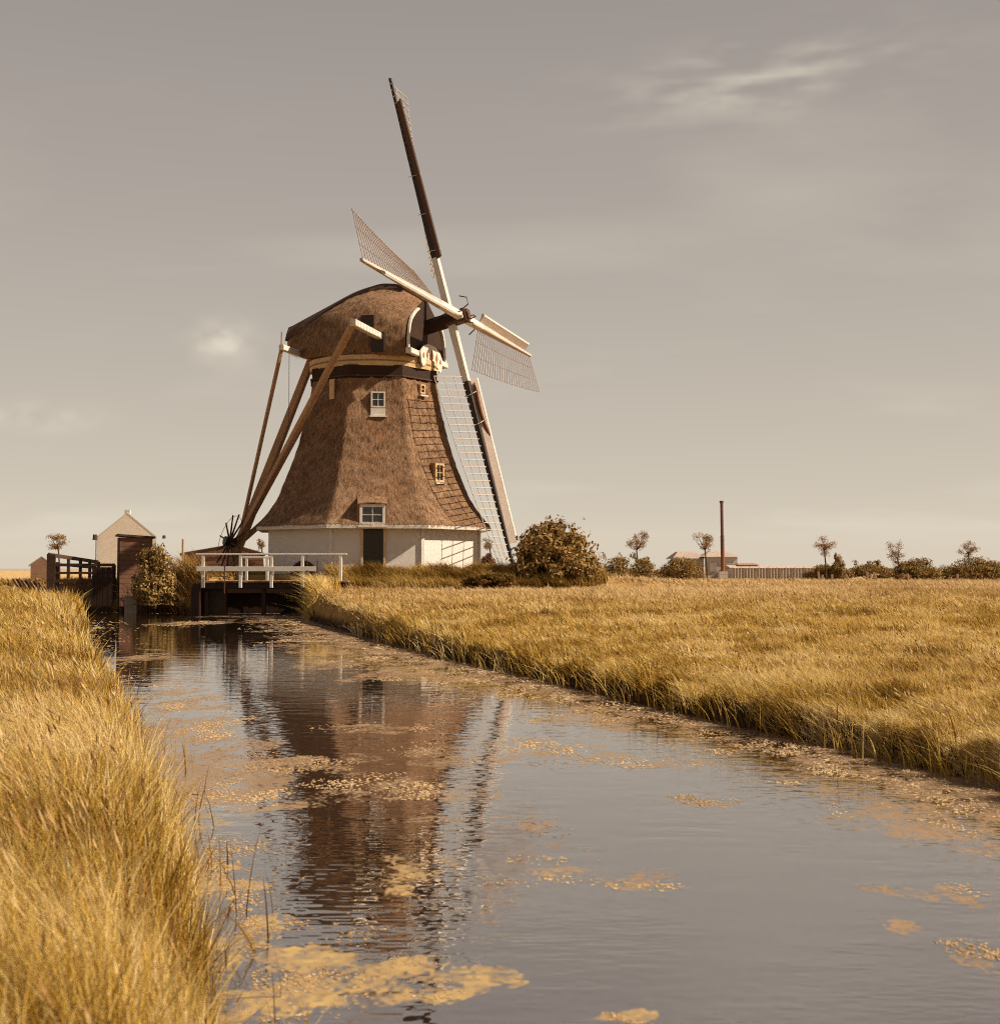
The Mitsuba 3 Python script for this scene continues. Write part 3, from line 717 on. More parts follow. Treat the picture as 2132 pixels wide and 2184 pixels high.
# ------------------------------------------------------------------ footbridge, sluice and retaining walls
br = thing('footbridge', 'white railed wooden footbridge over the end of the canal in front of the mill', 'footbridge')
YF, YB = 55.75, 58.15
bx = lambda u, d=55.6: (u - U0) / F * d
x0, x1 = bx(424), bx(742)
nd = 27
for i in range(nd):
    xa = x0 + (x1 - x0) * (i + 0.5) / nd
    part(br, 'deck_plank', obox(V3(xa, (YF + YB) / 2 + RNG.normal(0, 0.02), 1.37 + RNG.normal(0, 0.006)), V3(1, 0, 0), V3(0, 1, 0), UP, (x1 - x0) / nd / 2 - 0.008, (YB - YF) / 2, 0.03), 'weathered_wood')
for y in (YF + 0.15, YB - 0.15):
    part(br, 'deck_beam', beam(V3(x0, y, 1.20), V3(x1, y, 1.20), 0.18, 0.26), 'tarred_wood')
posts = [433, 513, 579, 645, 726]
for u in posts:
    part(br, 'rail_post', beam(V3(bx(u), YF - 0.09, 1.13 if u < 700 else 1.40), V3(bx(u), YF - 0.09, 2.44), 0.145, 0.13), 'white_paint')
part(br, 'top_rail', beam(V3(bx(418), YF - 0.09, 2.47), V3(bx(739), YF - 0.09, 2.47), 0.17, 0.07), 'white_paint')
part(br, 'middle_rail', beam(V3(bx(420), YF - 0.175, 1.88), V3(bx(674), YF - 0.175, 1.88), 0.04, 0.19), 'white_paint')
rb_ = lambda u: (u - U0) / F * 59.0
for u in (527, 571):
    part(br, 'rail_post', beam(V3(rb_(u), 58.9, 1.4), V3(rb_(u), 58.9, 2.33), 0.12, 0.12), 'white_paint')
part(br, 'top_rail', beam(V3(rb_(518), 58.9, 2.37), V3(rb_(577), 58.9, 2.37), 0.12, 0.08), 'white_paint')

sg = thing('sluice_gate', 'dark planked sluice wall with an iron lifting rod below the footbridge', 'sluice gate')
for i in range(20):
    xa = -11.9 + 4.3 * (i + 0.5) / 20
    part(sg, 'plank', obox(V3(xa, 58.9 + RNG.normal(0, 0.012), 0.45), V3(1, 0, 0), V3(0, 1, 0), UP, 0.104, 0.04, 0.86), 'tarred_wood')
part(sg, 'cross_beam', beam(V3(-11.9, 58.8, 0.95), V3(-7.6, 58.8, 0.95), 0.12, 0.2), 'tarred_wood')
gx = lambda u, d=56.6: (u - U0) / F * d
part(sg, 'gate_board', obox(V3(gx(459), 56.6, 0.62), V3(1, 0, 0), V3(0, 1, 0), UP, 0.42, 0.05, 0.62), 'weathered_dark', label='greenish weathered gate board')
part(sg, 'lifting_rod', beam(V3(gx(479, 55.4), 55.45, 0.9), V3(gx(479, 55.4), 55.45, 2.26), 0.045, 0.045), 'iron')
part(sg, 'lifting_rod', beam(V3(gx(677, 55.4), 55.45, 1.3), V3(gx(677, 55.4), 55.45, 2.2), 0.07, 0.05), 'iron')
part(sg, 'lifting_rod', beam(V3(gx(655, 59.2), 59.2, 1.5), V3(gx(655, 59.2), 59.2, 2.5), 0.03, 0.03), 'iron')
for x in (-12.15, -7.55):
    part(sg, 'side_wall', obox(V3(x, 57.4, 0.42), V3(1, 0, 0), V3(0, 1, 0), UP, 0.18, 1.75, 0.88), 'tarred_wood')
for u, h in ((437, 0.95), (476, 1.1), (560, 1.1), (640, 1.1)):
    part(sg, 'pile', beam(V3(bx(u), 56.0, -0.4), V3(bx(u), 56.0, h), 0.16, 0.16), 'tarred_wood')
wood((0.035, 0.026, 0.014), (0.085, 0.062, 0.036), 'weathered_dark')

# ------------------------------------------------------------------ hut, fence and screen on the left shore
hut = thing('plank_hut', 'narrow red-brown plank hut with a flat felt roof on the left shore', 'hut')
hc = px(288, 1216, 61.3); hc[2] = 0
ca, sa = math.cos(math.radians(19)), math.sin(math.radians(19))
hx, hy = V3(ca, sa, 0), V3(sa, -ca, 0)         # along the wide face; outward of the wide face
HW = 0.69
nb = 15
for i in range(nb):
    z = 0.25 + 3.0 * (i + 0.5) / nb
    part(hut, 'board', obox(hc + hy * (HW + 0.004 * (i % 2)) + UP * z, hx, hy, UP, HW, 0.018, 3.0 / nb / 2 - 0.006), 'red_brown_wood')
for i in range(7):
    s = -HW + 2 * HW * (i + 0.5) / 7
    part(hut, 'side_board', obox(hc - hx * HW + hy * s + UP * 1.7, hy, hx, UP, HW / 7 - 0.006, 0.018, 1.55), 'tarred_wood')
part(hut, 'core', obox(hc + UP * 1.6, hx, hy, UP, HW - 0.03, HW - 0.03, 1.6), 'tarred_wood')
part(hut, 'roof', loft([[hc + hx * sx * (HW + 0.10) + hy * sy * (HW + 0.14) + UP * (3.26 + 0.05 * sx * -1 + dz) for sx, sy in ((1, -1), (1, 1), (-1, 1), (-1, -1))] for dz in (0, 0.09)]), 'dark_wood')
blk = px(283, 1282, 59.8)
whole('concrete_block', 'grey concrete block at the water edge below the plank hut', 'concrete block', obox(V3(blk[0], blk[1], 0.30), V3(1, 0, 0), V3(0, 1, 0), UP, 0.26, 0.26, 0.42), 'concrete')

fe = thing('plank_fence', 'dark tarred plank fence with open rails left of the plank hut', 'fence')
D0 = 60.6
fx = lambda u, d=D0: (u - U0) / F * d
for v, h in ((1205, 0.13), (1222, 0.10), (1239, 0.15), (1254, 0.15)):
    z = 1.83 + (HV - v) / F * D0
    part(fe, 'rail', obox(V3((fx(118) + fx(246)) / 2, D0, z), V3(1, 0, 0), V3(0, 1, 0), UP, (fx(246) - fx(118)) / 2, 0.03, h / 2), 'dark_wood')
for u, zt in ((122, 2.18), (200, 2.05), (242, 2.05)):
    part(fe, 'post', beam(V3(fx(u), D0 + 0.11, 0.6), V3(fx(u), D0 + 0.11, zt), 0.15, 0.15), 'dark_wood')
cp = px(110, 1216, D0)
part(fe, 'corner_panel', loft([[V3(fx(101), D0 - 0.05, 0.9), V3(fx(119), D0 - 0.05, 0.9), V3(fx(119), D0 - 0.05, 2.50), V3(fx(101), D0 - 0.05, 2.54)], [V3(fx(101), D0 + 0.05, 0.9), V3(fx(119), D0 + 0.05, 0.9), V3(fx(119), D0 + 0.05, 2.50), V3(fx(101), D0 + 0.05, 2.54)]]), 'dark_wood')
pa, pb = px(104, 1183, D0), px(210, 1199, D0 + 9)
part(fe, 'rail', beam(pa, pb, 0.06, 0.17), 'dark_wood')
part(fe, 'rail', beam(pa - UP * 0.38, pb - UP * 0.30, 0.06, 0.12), 'dark_wood')
for t in (0.0, 0.36, 0.60, 0.80, 1.0):
    q = pa + (pb - pa) * t
    part(fe, 'post', beam(V3(q[0], q[1] + 0.08, 0.8), V3(q[0], q[1] + 0.08, q[2] + 0.02), 0.13, 0.13), 'dark_wood')
for i in range(8):          # closed screen beside the hut
    u0_, u1_ = 199 + 46 * i / 8, 199 + 46 * (i + 1) / 8
    part(fe, 'screen_board', obox(V3((fx(u0_) + fx(u1_)) / 2, D0 - 0.12 + 0.01 * (i % 2), 1.12), V3(1, 0, 0), V3(0, 1, 0), UP, (fx(u1_) - fx(u0_)) / 2 - 0.006, 0.025, 0.84), 'tarred_wood')
lw = thing('plank_revetment', 'low row of weathered planks stepping along the shore at the far left', 'retaining wall')
for i in range(7):
    c = px(36 + 9 * i, 1246 + 1.0 * i, 57.5 + 0.3 * i)
    part(lw, 'plank', beam(c + V3(-0.14, 0, 0.22), c + V3(0.10, 0.4, -0.35), 0.14, 0.05), 'weathered_wood' if i % 2 == 0 else 'dark_wood')
gp = thing('leaning_gate_post', 'pale leaning post with a short rail between the hut shrub and the footbridge', 'gate post')
q0, q1 = px(380, 1256, 60), px(371, 1209, 60)
part(gp, 'post', beam(q0 - UP * 0.5, q1, 0.13, 0.13), 'weathered_wood')
part(gp, 'rail', beam(q1 - UP * 0.12 + V3(0, -0.1, 0), px(350, 1216, 60), 0.06, 0.10), 'dark_wood')

# ------------------------------------------------------------------ far buildings
def gable_house(name, label, u0, u1, vap, veave, d, depth, wall, roof, zb=0.4, tilt=0.0, cat='house', hip=0.0, over=0.25):
    k = thing(name, label, cat)
    xa, xb = (u0 - U0) / F * d, (u1 - U0) / F * d
    ze, za = 1.83 + (HV - veave) / F * d, 1.83 + (HV - vap) / F * d
    xm = (xa + xb) / 2 + tilt
    pol = [(xa, zb), (xb, zb), (xb, ze), (xm, za), (xa, ze)] if hip == 0 else [(xa, zb), (xb, zb), (xb, ze), (xa, ze)]
    ray = unit(V3(xm, d, 0))
    part(k, 'wall', loft([[V3(x, d, z) for x, z in pol], [V3(x, d, z) + ray * depth for x, z in pol]]), wall)
    w = xb - xa
    if hip == 0:
        sl = (za - ze) / (xm - xa); sr = (za - ze) / (xb - xm)
        for sgn, xe, s_ in ((-1, xa, sl), (1, xb, sr)):
            e = over
            ring = lambda y: [V3(xe + sgn * e, d, ze - s_ * e) + ray * y, V3(xm, d, za) + ray * y, V3(xm, d, za + 0.16) + ray * y, V3(xe + sgn * e, d, ze - s_ * e + 0.16) + ray * y]
            part(k, 'roof', loft([ring(-0.03), ring(depth + 0.15)]), roof)
    else:
        e = over
        part(k, 'roof', loft([[V3(xa - e, d - e, ze), V3(xb + e, d - e, ze), V3(xb + e, d + depth + e, ze), V3(xa - e, d + depth + e, ze)],
                              [V3(xm - hip, d + depth / 2 - hip, za), V3(xm + hip, d + depth / 2 - hip, za), V3(xm + hip, d + depth / 2 + hip, za), V3(xm - hip, d + depth / 2 + hip, za)]]), roof)
    return k, (xa, xb, xm, ze, za, d)


k, (xa, xb, xm, ze, za, d) = gable_house('gable_house', 'pale cream gabled house rising behind the plank hut', 207, 333, 1096, 1147, 150, 9, 'house_wall', 'far_wall_light', over=0.04)
scene['house_wall'] = solid((0.66, 0.60, 0.52), 0.9, 0.1)
part(k, 'ridge_finial', obox(V3(xm, d + 0.3, za + 0.22), V3(1, 0, 0), V3(0, 1, 0), UP, 0.30, 0.2, 0.22), 'far_wall_light')
part(k, 'drainpipe', beam(V3(xa - 0.08, d - 0.1, 0.6), V3(xa - 0.08, d - 0.1, ze - 0.2), 0.09, 0.09), 'dark_wood')
part(k, 'wall_lamp', tube([V3(xa - 0.15, d - 0.25, ze - 0.25), V3(xa - 0.15, d - 0.25, ze + 0.35)], [0.28, 0.22], 8), 'dark_wood')
part(k, 'wall_lamp', tube([V3(xb + 0.9, d - 0.25, ze - 0.1), V3(xb + 0.9, d - 0.25, ze + 0.25)], [0.2, 0.16], 8), 'dark_wood')
scene['far_wall_light'] = solid((0.56, 0.50, 0.42), 0.9, 0.1)

k, (xa, xb, xm, ze, za, d) = gable_house('plank_barn', 'low red-brown plank barn with a shallow roof behind the footbridge', 391, 560, 1165, 1183, 100, 7, 'red_brown_wood', 'far_tile', zb=1.0, tilt=0.7, cat='barn', over=0.22)
for i in range(6):
    z = 1.3 + i * 0.27
    part(k, 'cladding_board', obox(V3((xa + xb) / 2, d - 0.03, z), V3(1, 0, 0), V3(0, 1, 0), UP, (xb - xa) / 2, 0.02, 0.12), 'red_brown_wood')
part(k, 'fascia', join(beam(V3(xa - 0.2, d - 0.2, ze - 0.02), V3(xm, d - 0.2, za + 0.05), 0.06, 0.16), beam(V3(xm, d - 0.2, za + 0.05), V3(xb + 0.2, d - 0.2, ze - 0.02), 0.06, 0.16)), 'dark_wood')
whole('wooden_pole', 'thin brown pole standing at the left end of the plank barn', 'pole', beam(px(390, 1150, 96), px(390, 1216, 96), 0.13, 0.13), 'pole_wood')
k, _ = gable_house('brick_shed', 'low far brick shed with a tiled roof at the left edge', 66, 112, 1189, 1205, 170, 6, 'brick', 'far_roof', zb=0.6, cat='shed')

k, (xa, xb, xm, ze, za, d) = gable_house('hipped_house', 'pale far house with a hipped roof behind the tall chimney pipe', 1502, 1572, 1174, 1188, 140, 6, 'far_wall', 'far_roof', hip=0.7, over=0.2)
for u, w in ((1520, 0.35), (1555, 0.35)):
    x = (u - U0) / F * d
    part(k, 'window', obox(V3(x, d - 0.03, 2.1), V3(1, 0, 0), V3(0, 1, 0), UP, 0.35, 0.05, 0.45), 'far_roof')
k, _ = gable_house('low_annex', 'long pale low building left of the hipped house, half hidden behind a rounded olive shrub', 1438, 1500, 1176, 1191, 142, 6, 'far_wall', 'far_roof', hip=0.9, cat='shed', over=0.2)
k, (xa, xb, xm, ze, za, d) = gable_house('flat_shed', 'small pale shed with a flat dark roof right of the hipped house', 1577, 1614, 1201, 1205, 138, 5, 'far_wall', 'far_tile', hip=0.8, cat='shed', over=0.25)
part(k, 'door', obox(V3((1606 - U0) / F * d, d - 0.03, 1.35), V3(1, 0, 0), V3(0, 1, 0), UP, 0.5, 0.05, 0.75), 'red_brown_wood')
gh = thing('glasshouse', 'long low pale glasshouse with upright white ribs on the far side of the field', 'greenhouse')
d = 136.0
ga, gb = (1560 - U0) / F * d, (1745 - U0) / F * d
part(gh, 'wall', obox(V3((ga + gb) / 2, d + 3.0, 1.25), V3(1, 0, 0), V3(0, 1, 0), UP, (gb - ga) / 2, 2.8, 0.75), 'far_wall')
part(gh, 'roof', loft([[V3(x, y, z) for y, z in ((d - 0.1, 2.02), (d + 3, 2.32), (d + 6, 2.02), (d + 3, 1.95))] for x in (ga - 0.1, gb + 0.1)]), 'far_roof')
for i in range(30):
    x = ga + (gb - ga) * i / 29
    part(gh, 'rib', beam(V3(x, d - 0.05, 0.6), V3(x, d - 0.05, 2.05 + 0.12 * (i % 3 == 0)), 0.06, 0.07), 'far_wall_light' if i % 4 else 'post_grey')
ch = thing('chimney_pipe', 'tall slim rusty chimney pipe on a pale footing above the glasshouses', 'chimney')
c0 = px(1541, 1232, 120); ct = px(1539, 1069, 120)
cm = c0 + (ct - c0) * 0.55
part(ch, 'pipe', tube([c0, cm], [0.175, 0.165], 12), 'rust_metal', smooth=40)
part(ch, 'upper_pipe', tube([cm, ct], [0.14, 0.135], 12), 'rust_metal', smooth=40)
part(ch, 'collar', tube([ct - UP * 0.14, ct + UP * 0.03], 0.19, 12), 'rust_metal', smooth=40)
part(ch, 'band', tube([c0 + (ct - c0) * 0.74, c0 + (ct - c0) * 0.745], 0.165, 12), 'rust_metal', smooth=40)
part(ch, 'footing', obox(V3(c0[0], 120, 1.3), V3(1, 0, 0), V3(0, 1, 0), UP, 0.36, 0.36, 0.42), 'far_wall')

wf_ = thing('wire_fence', 'broken wire fence of leaning grey posts along the far edge of the field', 'fence')
tops = []
for u, vt, lean in ((1664, 1222, 0), (1744, 1219, 0.03), (1753, 1226, -0.05), (1773, 1225, 0), (1803, 1226, 0.1), (1848, 1220, 0), (1862, 1221, 0.12), (1934, 1224, 0.02), (2040, 1224, 0), (1610, 1223, 0.04), (1500, 1222, 0)):
    t = px(u, vt, 104.0); b = V3(t[0] + lean * 3, t[1], 0.7)
    part(wf_, 'post', beam(b, t, 0.17, 0.14), 'post_grey')
    tops.append(t)
scene['post_grey'] = solid((0.34, 0.225, 0.165), 0.9, 0.1)
for (a_, b_) in (((1681, 1229), (1711, 1247)), ((1895, 1245), (1934, 1228)), ((1904, 1244), (1893, 1239))):
    part(wf_, 'strut', beam(px(*a_, 103.6), px(*b_, 103.6), 0.09, 0.09), 'weathered_wood')
tops.sort(key=lambda t: t[0])
for dz in (0.12, 0.42):
    part(wf_, 'wire', tube([t - UP * dz for t in tops], 0.007, 4), 'iron')

# ------------------------------------------------------------------ plants
def leaf_quads(P, N, size, seed, c0, c1, aspect=1.9):
    """One folded leaf (2 triangles) per point."""
    r = np.random.default_rng(seed)
    n = len(P)
    d = r.normal(size=(n, 3)); d -= (d * N).sum(1, keepdims=True) * N * 0.6; d /= np.linalg.norm(d, axis=1, keepdims=True)
    s = np.cross(N + 0.5 * r.normal(size=(n, 3)), d); s /= np.linalg.norm(s, axis=1, keepdims=True) + 1e-9
    L = size * r.uniform(0.6, 1.35, (n, 1)); W = L / aspect
    V = np.stack([P - d * L * 0.5, P + s * W * 0.5, P + d * L * 0.5, P - s * W * 0.5], 1).reshape(-1, 3)
    b = np.arange(n)[:, None] * 4
    Fc = np.vstack([b + [0, 1, 2], b + [0, 2, 3]])
    t = np.clip(r.beta(2, 2, n) + 0.6 * (meshkit.fbm(P * 0.8, 2, seed) - 0.5), 0, 1)[:, None]
    C = np.repeat(np.asarray(c0) * (1 - t) + np.asarray(c1) * t, 4, axis=0)
    return (V, Fc), C


def crown_points(centres, radii, n, seed, hollow=0.45, gap=0.38):
    r = np.random.default_rng(seed)
    centres, radii = np.asarray(centres, float), np.asarray(radii, float)
    vol = np.prod(radii, axis=1) ** (2 / 3)
    i = r.choice(len(centres), n, p=vol / vol.sum())
    d = r.normal(size=(n, 3)); d /= np.linalg.norm(d, axis=1, keepdims=True)
    q = (hollow + (1 - hollow) * r.uniform(0, 1, n) ** 0.6) * (1 + 0.12 * r.normal(size=n))
    P = centres[i] + d * radii[i] * q[:, None]
    keep = meshkit.fbm(P * 1.7, 3, seed + 5) > gap
    return P[keep], d[keep]


LEAF0, LEAF1 = (0.10, 0.056, 0.018), (0.46, 0.31, 0.12)


def shrub(name, label, cat, u0, u1, vtop, vbase, d, n, seed, leaf=0.16, depth=None, clumps=14, c0=LEAF0, c1=LEAF1, group=None, spikes=0, zb=None, gap=0.38):
    r = np.random.default_rng(seed)
    k = thing(name, label, cat, group)
    xa, xb = (u0 - U0) / F * d, (u1 - U0) / F * d
    zt = 1.83 + (HV - vtop) / F * d
    zb = 1.83 + (HV - vbase) / F * d if zb is None else zb
    w, h = xb - xa, zt - zb
    dp = depth or w * 0.7
    cs, rs_ = [], []
    for i in range(clumps):                       # clumps spread over a dome, the middle ones highest
        th = 2 * math.pi * (i * 0.618 + r.uniform(0, 0.15)); q = math.sqrt((i + 0.5) / clumps)
        a, b = q * math.cos(th), q * math.sin(th)
        top = math.sqrt(max(0.04, 1 - 0.96 * q * q)) * r.uniform(0.88, 1.06)
        for c in ((0.80 * top, 0.40 * top) if h > 0.6 * w or clumps > 15 else (0.70 * top,)):
            rad = r.uniform(0.20, 0.30)
            cs.append([(xa + xb) / 2 + a * w * 0.40, d + dp / 2 + b * dp * 0.40, zb + h * c])
            rs_.append([rad * w * 0.62 + 0.04, rad * dp * 0.7 + 0.05, max(0.08 * h, min(rad * h * 0.9, h * 1.02 * top - h * c + 0.03 * h))])
    for i in range(spikes):
        a = r.uniform(-0.9, 0.9)
        cs.append([(xa + xb) / 2 + a * w / 2, d + dp / 2, zb + h * 0.88]); rs_.append([0.06 * w + 0.04, 0.1, h * r.uniform(0.10, 0.22)])
    P, N = crown_points(cs, rs_, n, seed, 0.30, gap)
    P[:, 2] = np.maximum(P[:, 2], zb + 0.03)
    m, C = leaf_quads(P, N, leaf, seed, c0, c1)
    part(k, 'foliage', m, 'leaf', color=C)
    base = V3((xa + xb) / 2, d + dp / 2, zb - 0.15)
    stems = [tube([base + V3(r.uniform(-.2, .2) * w * .4, r.uniform(-.1, .1), 0), (base + np.array(c)) / 2 + r.normal(0, 0.06, 3) * [1, 1, 0], np.array(c)], [0.045, 0.03, 0.012], 5) for c in cs[:10]]
    part(k, 'stems', join(*stems), 'bark')
    return k


def small_tree(label, u, v0, v1, hw, vb, d, n, seed, group='small trees along the far horizon', lean=-0.15, leaf=0.12, c0=(0.18, 0.10, 0.045), c1=(0.42, 0.27, 0.13), zb=0.8):
    """Wind-bent young tree: thin trunk, a few rising limbs, sparse tufted crown."""
    r = np.random.default_rng(seed)
    k = thing('small_tree', label, 'tree', group)
    top, bot = px(u, v0, d), px(u, v1, d)
    base = V3(bot[0] + 0.15, d, zb)
    H = top[2] - bot[2]; W = hw * 1.25 / F * d
    cs, rs_, limbs = [], [], []
    trunk_top = V3(bot[0], d, bot[2] + 0.25 * H)
    limbs.append(tube([base, (base + trunk_top) / 2 + V3(0.05, 0, 0), trunk_top], [0.075, 0.06, 0.05], 6))
    for i in range(9):
        t = r.uniform(0.05, 0.95)
        spread = (0.35 + 0.65 * t) * math.sqrt(max(0.1, 1 - (t - 0.55) ** 2 * 2.2))
        c = V3(top[0] + (lean * (1 - t) + r.uniform(-1, 1) * spread * 0.75) * W, d + r.uniform(-1, 1) * W * 0.6, bot[2] + t * H * 0.9)
        cs.append(c); rs_.append([W * r.uniform(0.32, 0.55), W * 0.45, H * r.uniform(0.16, 0.26)])
        limbs.append(tube([trunk_top, (trunk_top + c) / 2 + V3(0, 0, -0.08 * H), c + V3(-0.1 * W, 0, 0.05 * H)], [0.04, 0.025, 0.012], 5))
    P, N = crown_points(cs, rs_, int(n * 1.6), seed, 0.1)
    m, C = leaf_quads(P, N, leaf, seed, c0, c1, 2.3)
    part(k, 'crown', m, 'leaf', color=C)
    part(k, 'trunk', join(*limbs), 'bark')
    return k


# the big rounded bush right of the mill
shrub('round_bush', 'big rounded leafy bush on the dike just right of the windmill', 'bush', 1078, 1292, 1103, 1246, 58.2, 24000, 41, leaf=0.19, clumps=40, depth=3.4, spikes=5, gap=0.47)
shrub('low_shrub', 'low dark spreading shrub at the foot of the dike left of the big rounded bush', 'shrub', 988, 1108, 1219, 1252, 56.6, 5200, 43, leaf=0.12, clumps=12, depth=1.6, c0=(0.04, 0.022, 0.008), c1=(0.20, 0.12, 0.035))
shrub('hut_shrub', 'leafy elder-like shrub growing against the right side of the plank hut', 'shrub', 272, 366, 1152, 1290, 58.6, 8500, 47, leaf=0.15, clumps=20, depth=1.4, zb=0.35)
shrub('far_shrub', 'feathery upright shrubs standing right behind the big rounded bush', 'shrub', 1284, 1362, 1178, 1237, 98, 4200, 51, leaf=0.14, clumps=10, depth=3, spikes=6)
shrub('far_shrub', 'loose shrub with thin upright shoots below the first small tree right of the bush', 'shrub', 1340, 1412, 1188, 1237, 99, 4200, 52, leaf=0.14, clumps=10, depth=3, spikes=7)
shrub('far_shrub', 'rounded olive shrub just left of the tall chimney pipe', 'shrub', 1402, 1514, 1187, 1238, 97, 8000, 53, leaf=0.14, clumps=16, depth=3)
shrub('far_hedge', 'dark low hedge right of the glasshouse with a paler shrub rising from it', 'hedge', 1718, 1838, 1202, 1237, 116, 8000, 54, leaf=0.16, clumps=16, depth=3)
shrub('far_shrub', 'tawny pointed shrub rising over the dark low hedge', 'shrub', 1776, 1812, 1182, 1237, 115, 3000, 55, leaf=0.16, clumps=8, depth=2, spikes=3)
shrub('far_hedge', 'brown hedge stretch with a thin spire in the middle of the right horizon', 'hedge', 1806, 1922, 1196, 1238, 118, 8000, 56, leaf=0.16, clumps=14, depth=3, spikes=4)
shrub('far_hedge', 'tall dense hedge below the second tree from the right edge', 'hedge', 1908, 2020, 1188, 1238, 112, 10000, 57, leaf=0.16, clumps=18, depth=3)
shrub('far_hedge', 'long dark hedge running out of the frame at the right edge', 'hedge', 2000, 2190, 1189, 1238, 113, 16000, 58, leaf=0.16, clumps=30, depth=3)
shrub('far_shrub', 'reddish distant shrub seen between the windmill wall and the big bush', 'shrub', 1014, 1062, 1178, 1222, 130, 1500, 59, leaf=0.3, clumps=8, depth=3, c0=(0.12, 0.055, 0.03), c1=(0.24, 0.13, 0.07))
small_tree('small bushy-headed tree nearest the big rounded bush', 1357, 1134, 1184, 24, 1236, 104, 1100, 61)
small_tree('ragged small tree just left of the tall chimney pipe', 1503, 1136, 1186, 28, 1236, 106, 1000, 62)
small_tree('slender small tree on a bare stem right of the glasshouse', 1757, 1138, 1182, 24, 1236, 112, 1000, 63)
small_tree('crooked small tree bent to the left above the tall dense hedge', 1914, 1154, 1205, 20, 1236, 114, 900, 64, lean=-0.5)
small_tree('sparse small tree nearest the right edge', 2064, 1148, 1190, 20, 1236, 116, 800, 65)
small_tree('small round-headed tree at the far left above the plank fence', 124, 1137, 1176, 22, 1220, 104, 1000, 66)
small_tree('wispy small tree just left of the white mill base', 558, 1140, 1176, 12, 1216, 104, 420, 67)
small_tree('small tree showing through the gap between the mill and the big bush', 1044, 1140, 1170, 16, 1216, 110, 500, 68)


def blades(P, h, w, lean_dir, lean, curl, colors, seg, seed, spread=0.5):
    """Grass blades as tapering ribbons that bend with the wind."""
    r = np.random.default_rng(seed)
    n = len(P)
    az = r.uniform(0, 2 * np.pi, n)
    side = np.stack([np.cos(az), np.sin(az), az * 0], 1)
    ld = lean_dir[None, :] * np.ones((n, 1)) + spread * r.normal(size=(n, 3)) * [1, 1, 0]
    lean = lean * r.uniform(0.4, 1.5, n); curl = curl * r.uniform(0.2, 1.8, n)
    V, C = [], []
    for k in range(seg + 1):
        t = k / seg
        out = ld * (h * (lean * t + curl * t * t))[:, None]
        z = h * (t - 0.28 * (lean * t) ** 2 - 0.35 * np.minimum(curl, 1.2) * t * t * t)
        c = P + out; c[:, 2] = P[:, 2] + z
        if k < seg:
            ww = (w * (1 - t * 0.75) * 0.5)[:, None]
            V += [c - side * ww, c + side * ww]; C += [colors, colors]
        else:
            V += [c]; C += [colors]
    k = 2 * seg + 1
    V = np.stack(V, 1).reshape(-1, 3); C = np.stack(C, 1).reshape(-1, 3)
    fl = []
    for s in range(seg - 1):
        fl += [[2 * s, 2 * s + 1, 2 * s + 3], [2 * s, 2 * s + 3, 2 * s + 2]]
    fl.append([2 * seg - 2, 2 * seg - 1, 2 * seg])
    Fc = (np.arange(n)[:, None, None] * k + np.array(fl)[None]).reshape(-1, 3)
    return (V, Fc), C


def merge(parts):
    V, Fc, C, n = [], [], [], 0
    for (v, f), c in parts:
        V.append(v); Fc.append(f + n); C.append(c); n += len(v)
    return (np.vstack(V), np.vstack(Fc)), np.vstack(C)


def palette(P, seed, cols, scale=0.5, bias=0.0, jitter=0.22):
    """Colour per blade: clumps by noise, then individual variation."""
    r = np.random.default_rng(seed)
    n = len(P)
    t = np.clip(1.9 * (meshkit.fbm(P * [scale, scale, 0], 3, seed) - 0.5) + 0.5 + bias + r.normal(0, jitter, n), 0, 0.999) * (len(cols) - 1)
    i = t.astype(int); f = (t - i)[:, None]
    cols = np.asarray(cols, float)
    return (cols[i] * (1 - f) + cols[i + 1] * f) * r.uniform(0.8, 1.2, (n, 1))


WIND = V3(-0.85, 0.25, 0)
GRASS = [(0.15, 0.075, 0.016), (0.34, 0.205, 0.036), (0.47, 0.31, 0.062), (0.57, 0.415, 0.135), (0.66, 0.53, 0.28)]


def scatter(n, y0, y1, seed, xr, power=1.0):
    """Random ground points with density falling with distance."""
    r = np.random.default_rng(seed)
    y = (y0 ** (1 - power) + r.uniform(0, 1, n) * (y1 ** (1 - power) - y0 ** (1 - power))) ** (1 / (1 - power)) if power != 1 else y0 * (y1 / y0) ** r.uniform(0, 1, n)
    lo, hi = xr(y)
    x = lo + (hi - lo) * r.uniform(0, 1, n)
    return x, y


def seed_stems(x, y, h, wd, cols, seed):
    """Thin upright stems that end in a broad seed head."""
    r = np.random.default_rng(seed)
    P = np.stack([x, y, terrain(x, y)], 1)
    n = len(x)
    hh = h * r.uniform(0.6, 1.3, n)
    m1, c1 = blades(P, hh, wd * 0.5, WIND, 0.30, 0.25, palette(P, seed, cols, 1.0), 3, seed, 0.5)
    tip = m1[0].reshape(n, 7, 3)[:, 6]; low = m1[0].reshape(n, 7, 3)[:, 4]
    dirn = tip - low; dirn /= np.linalg.norm(dirn, axis=1, keepdims=True)
    q = r.normal(size=(n, 3)); q = np.cross(dirn, q); q /= np.linalg.norm(q, axis=1, keepdims=True)
    L = hh[:, None] * 0.22; Wd = np.asarray(wd).reshape(-1, 1) * 1.5
    V = np.stack([tip - dirn * L * 0.6, tip - q * Wd * 0.5, tip + dirn * L * 0.4, tip + q * Wd * 0.5], 1).reshape(-1, 3)
    b = np.arange(n)[:, None] * 4
    c = palette(P, seed + 1, [(0.26, 0.12, 0.05), (0.46, 0.30, 0.12), (0.60, 0.47, 0.26)], 1.0, jitter=0.4)
    return [(m1, c1), ((V, np.vstack([b + [0, 1, 2], b + [0, 2, 3]])), np.repeat(c, 4, axis=0))]


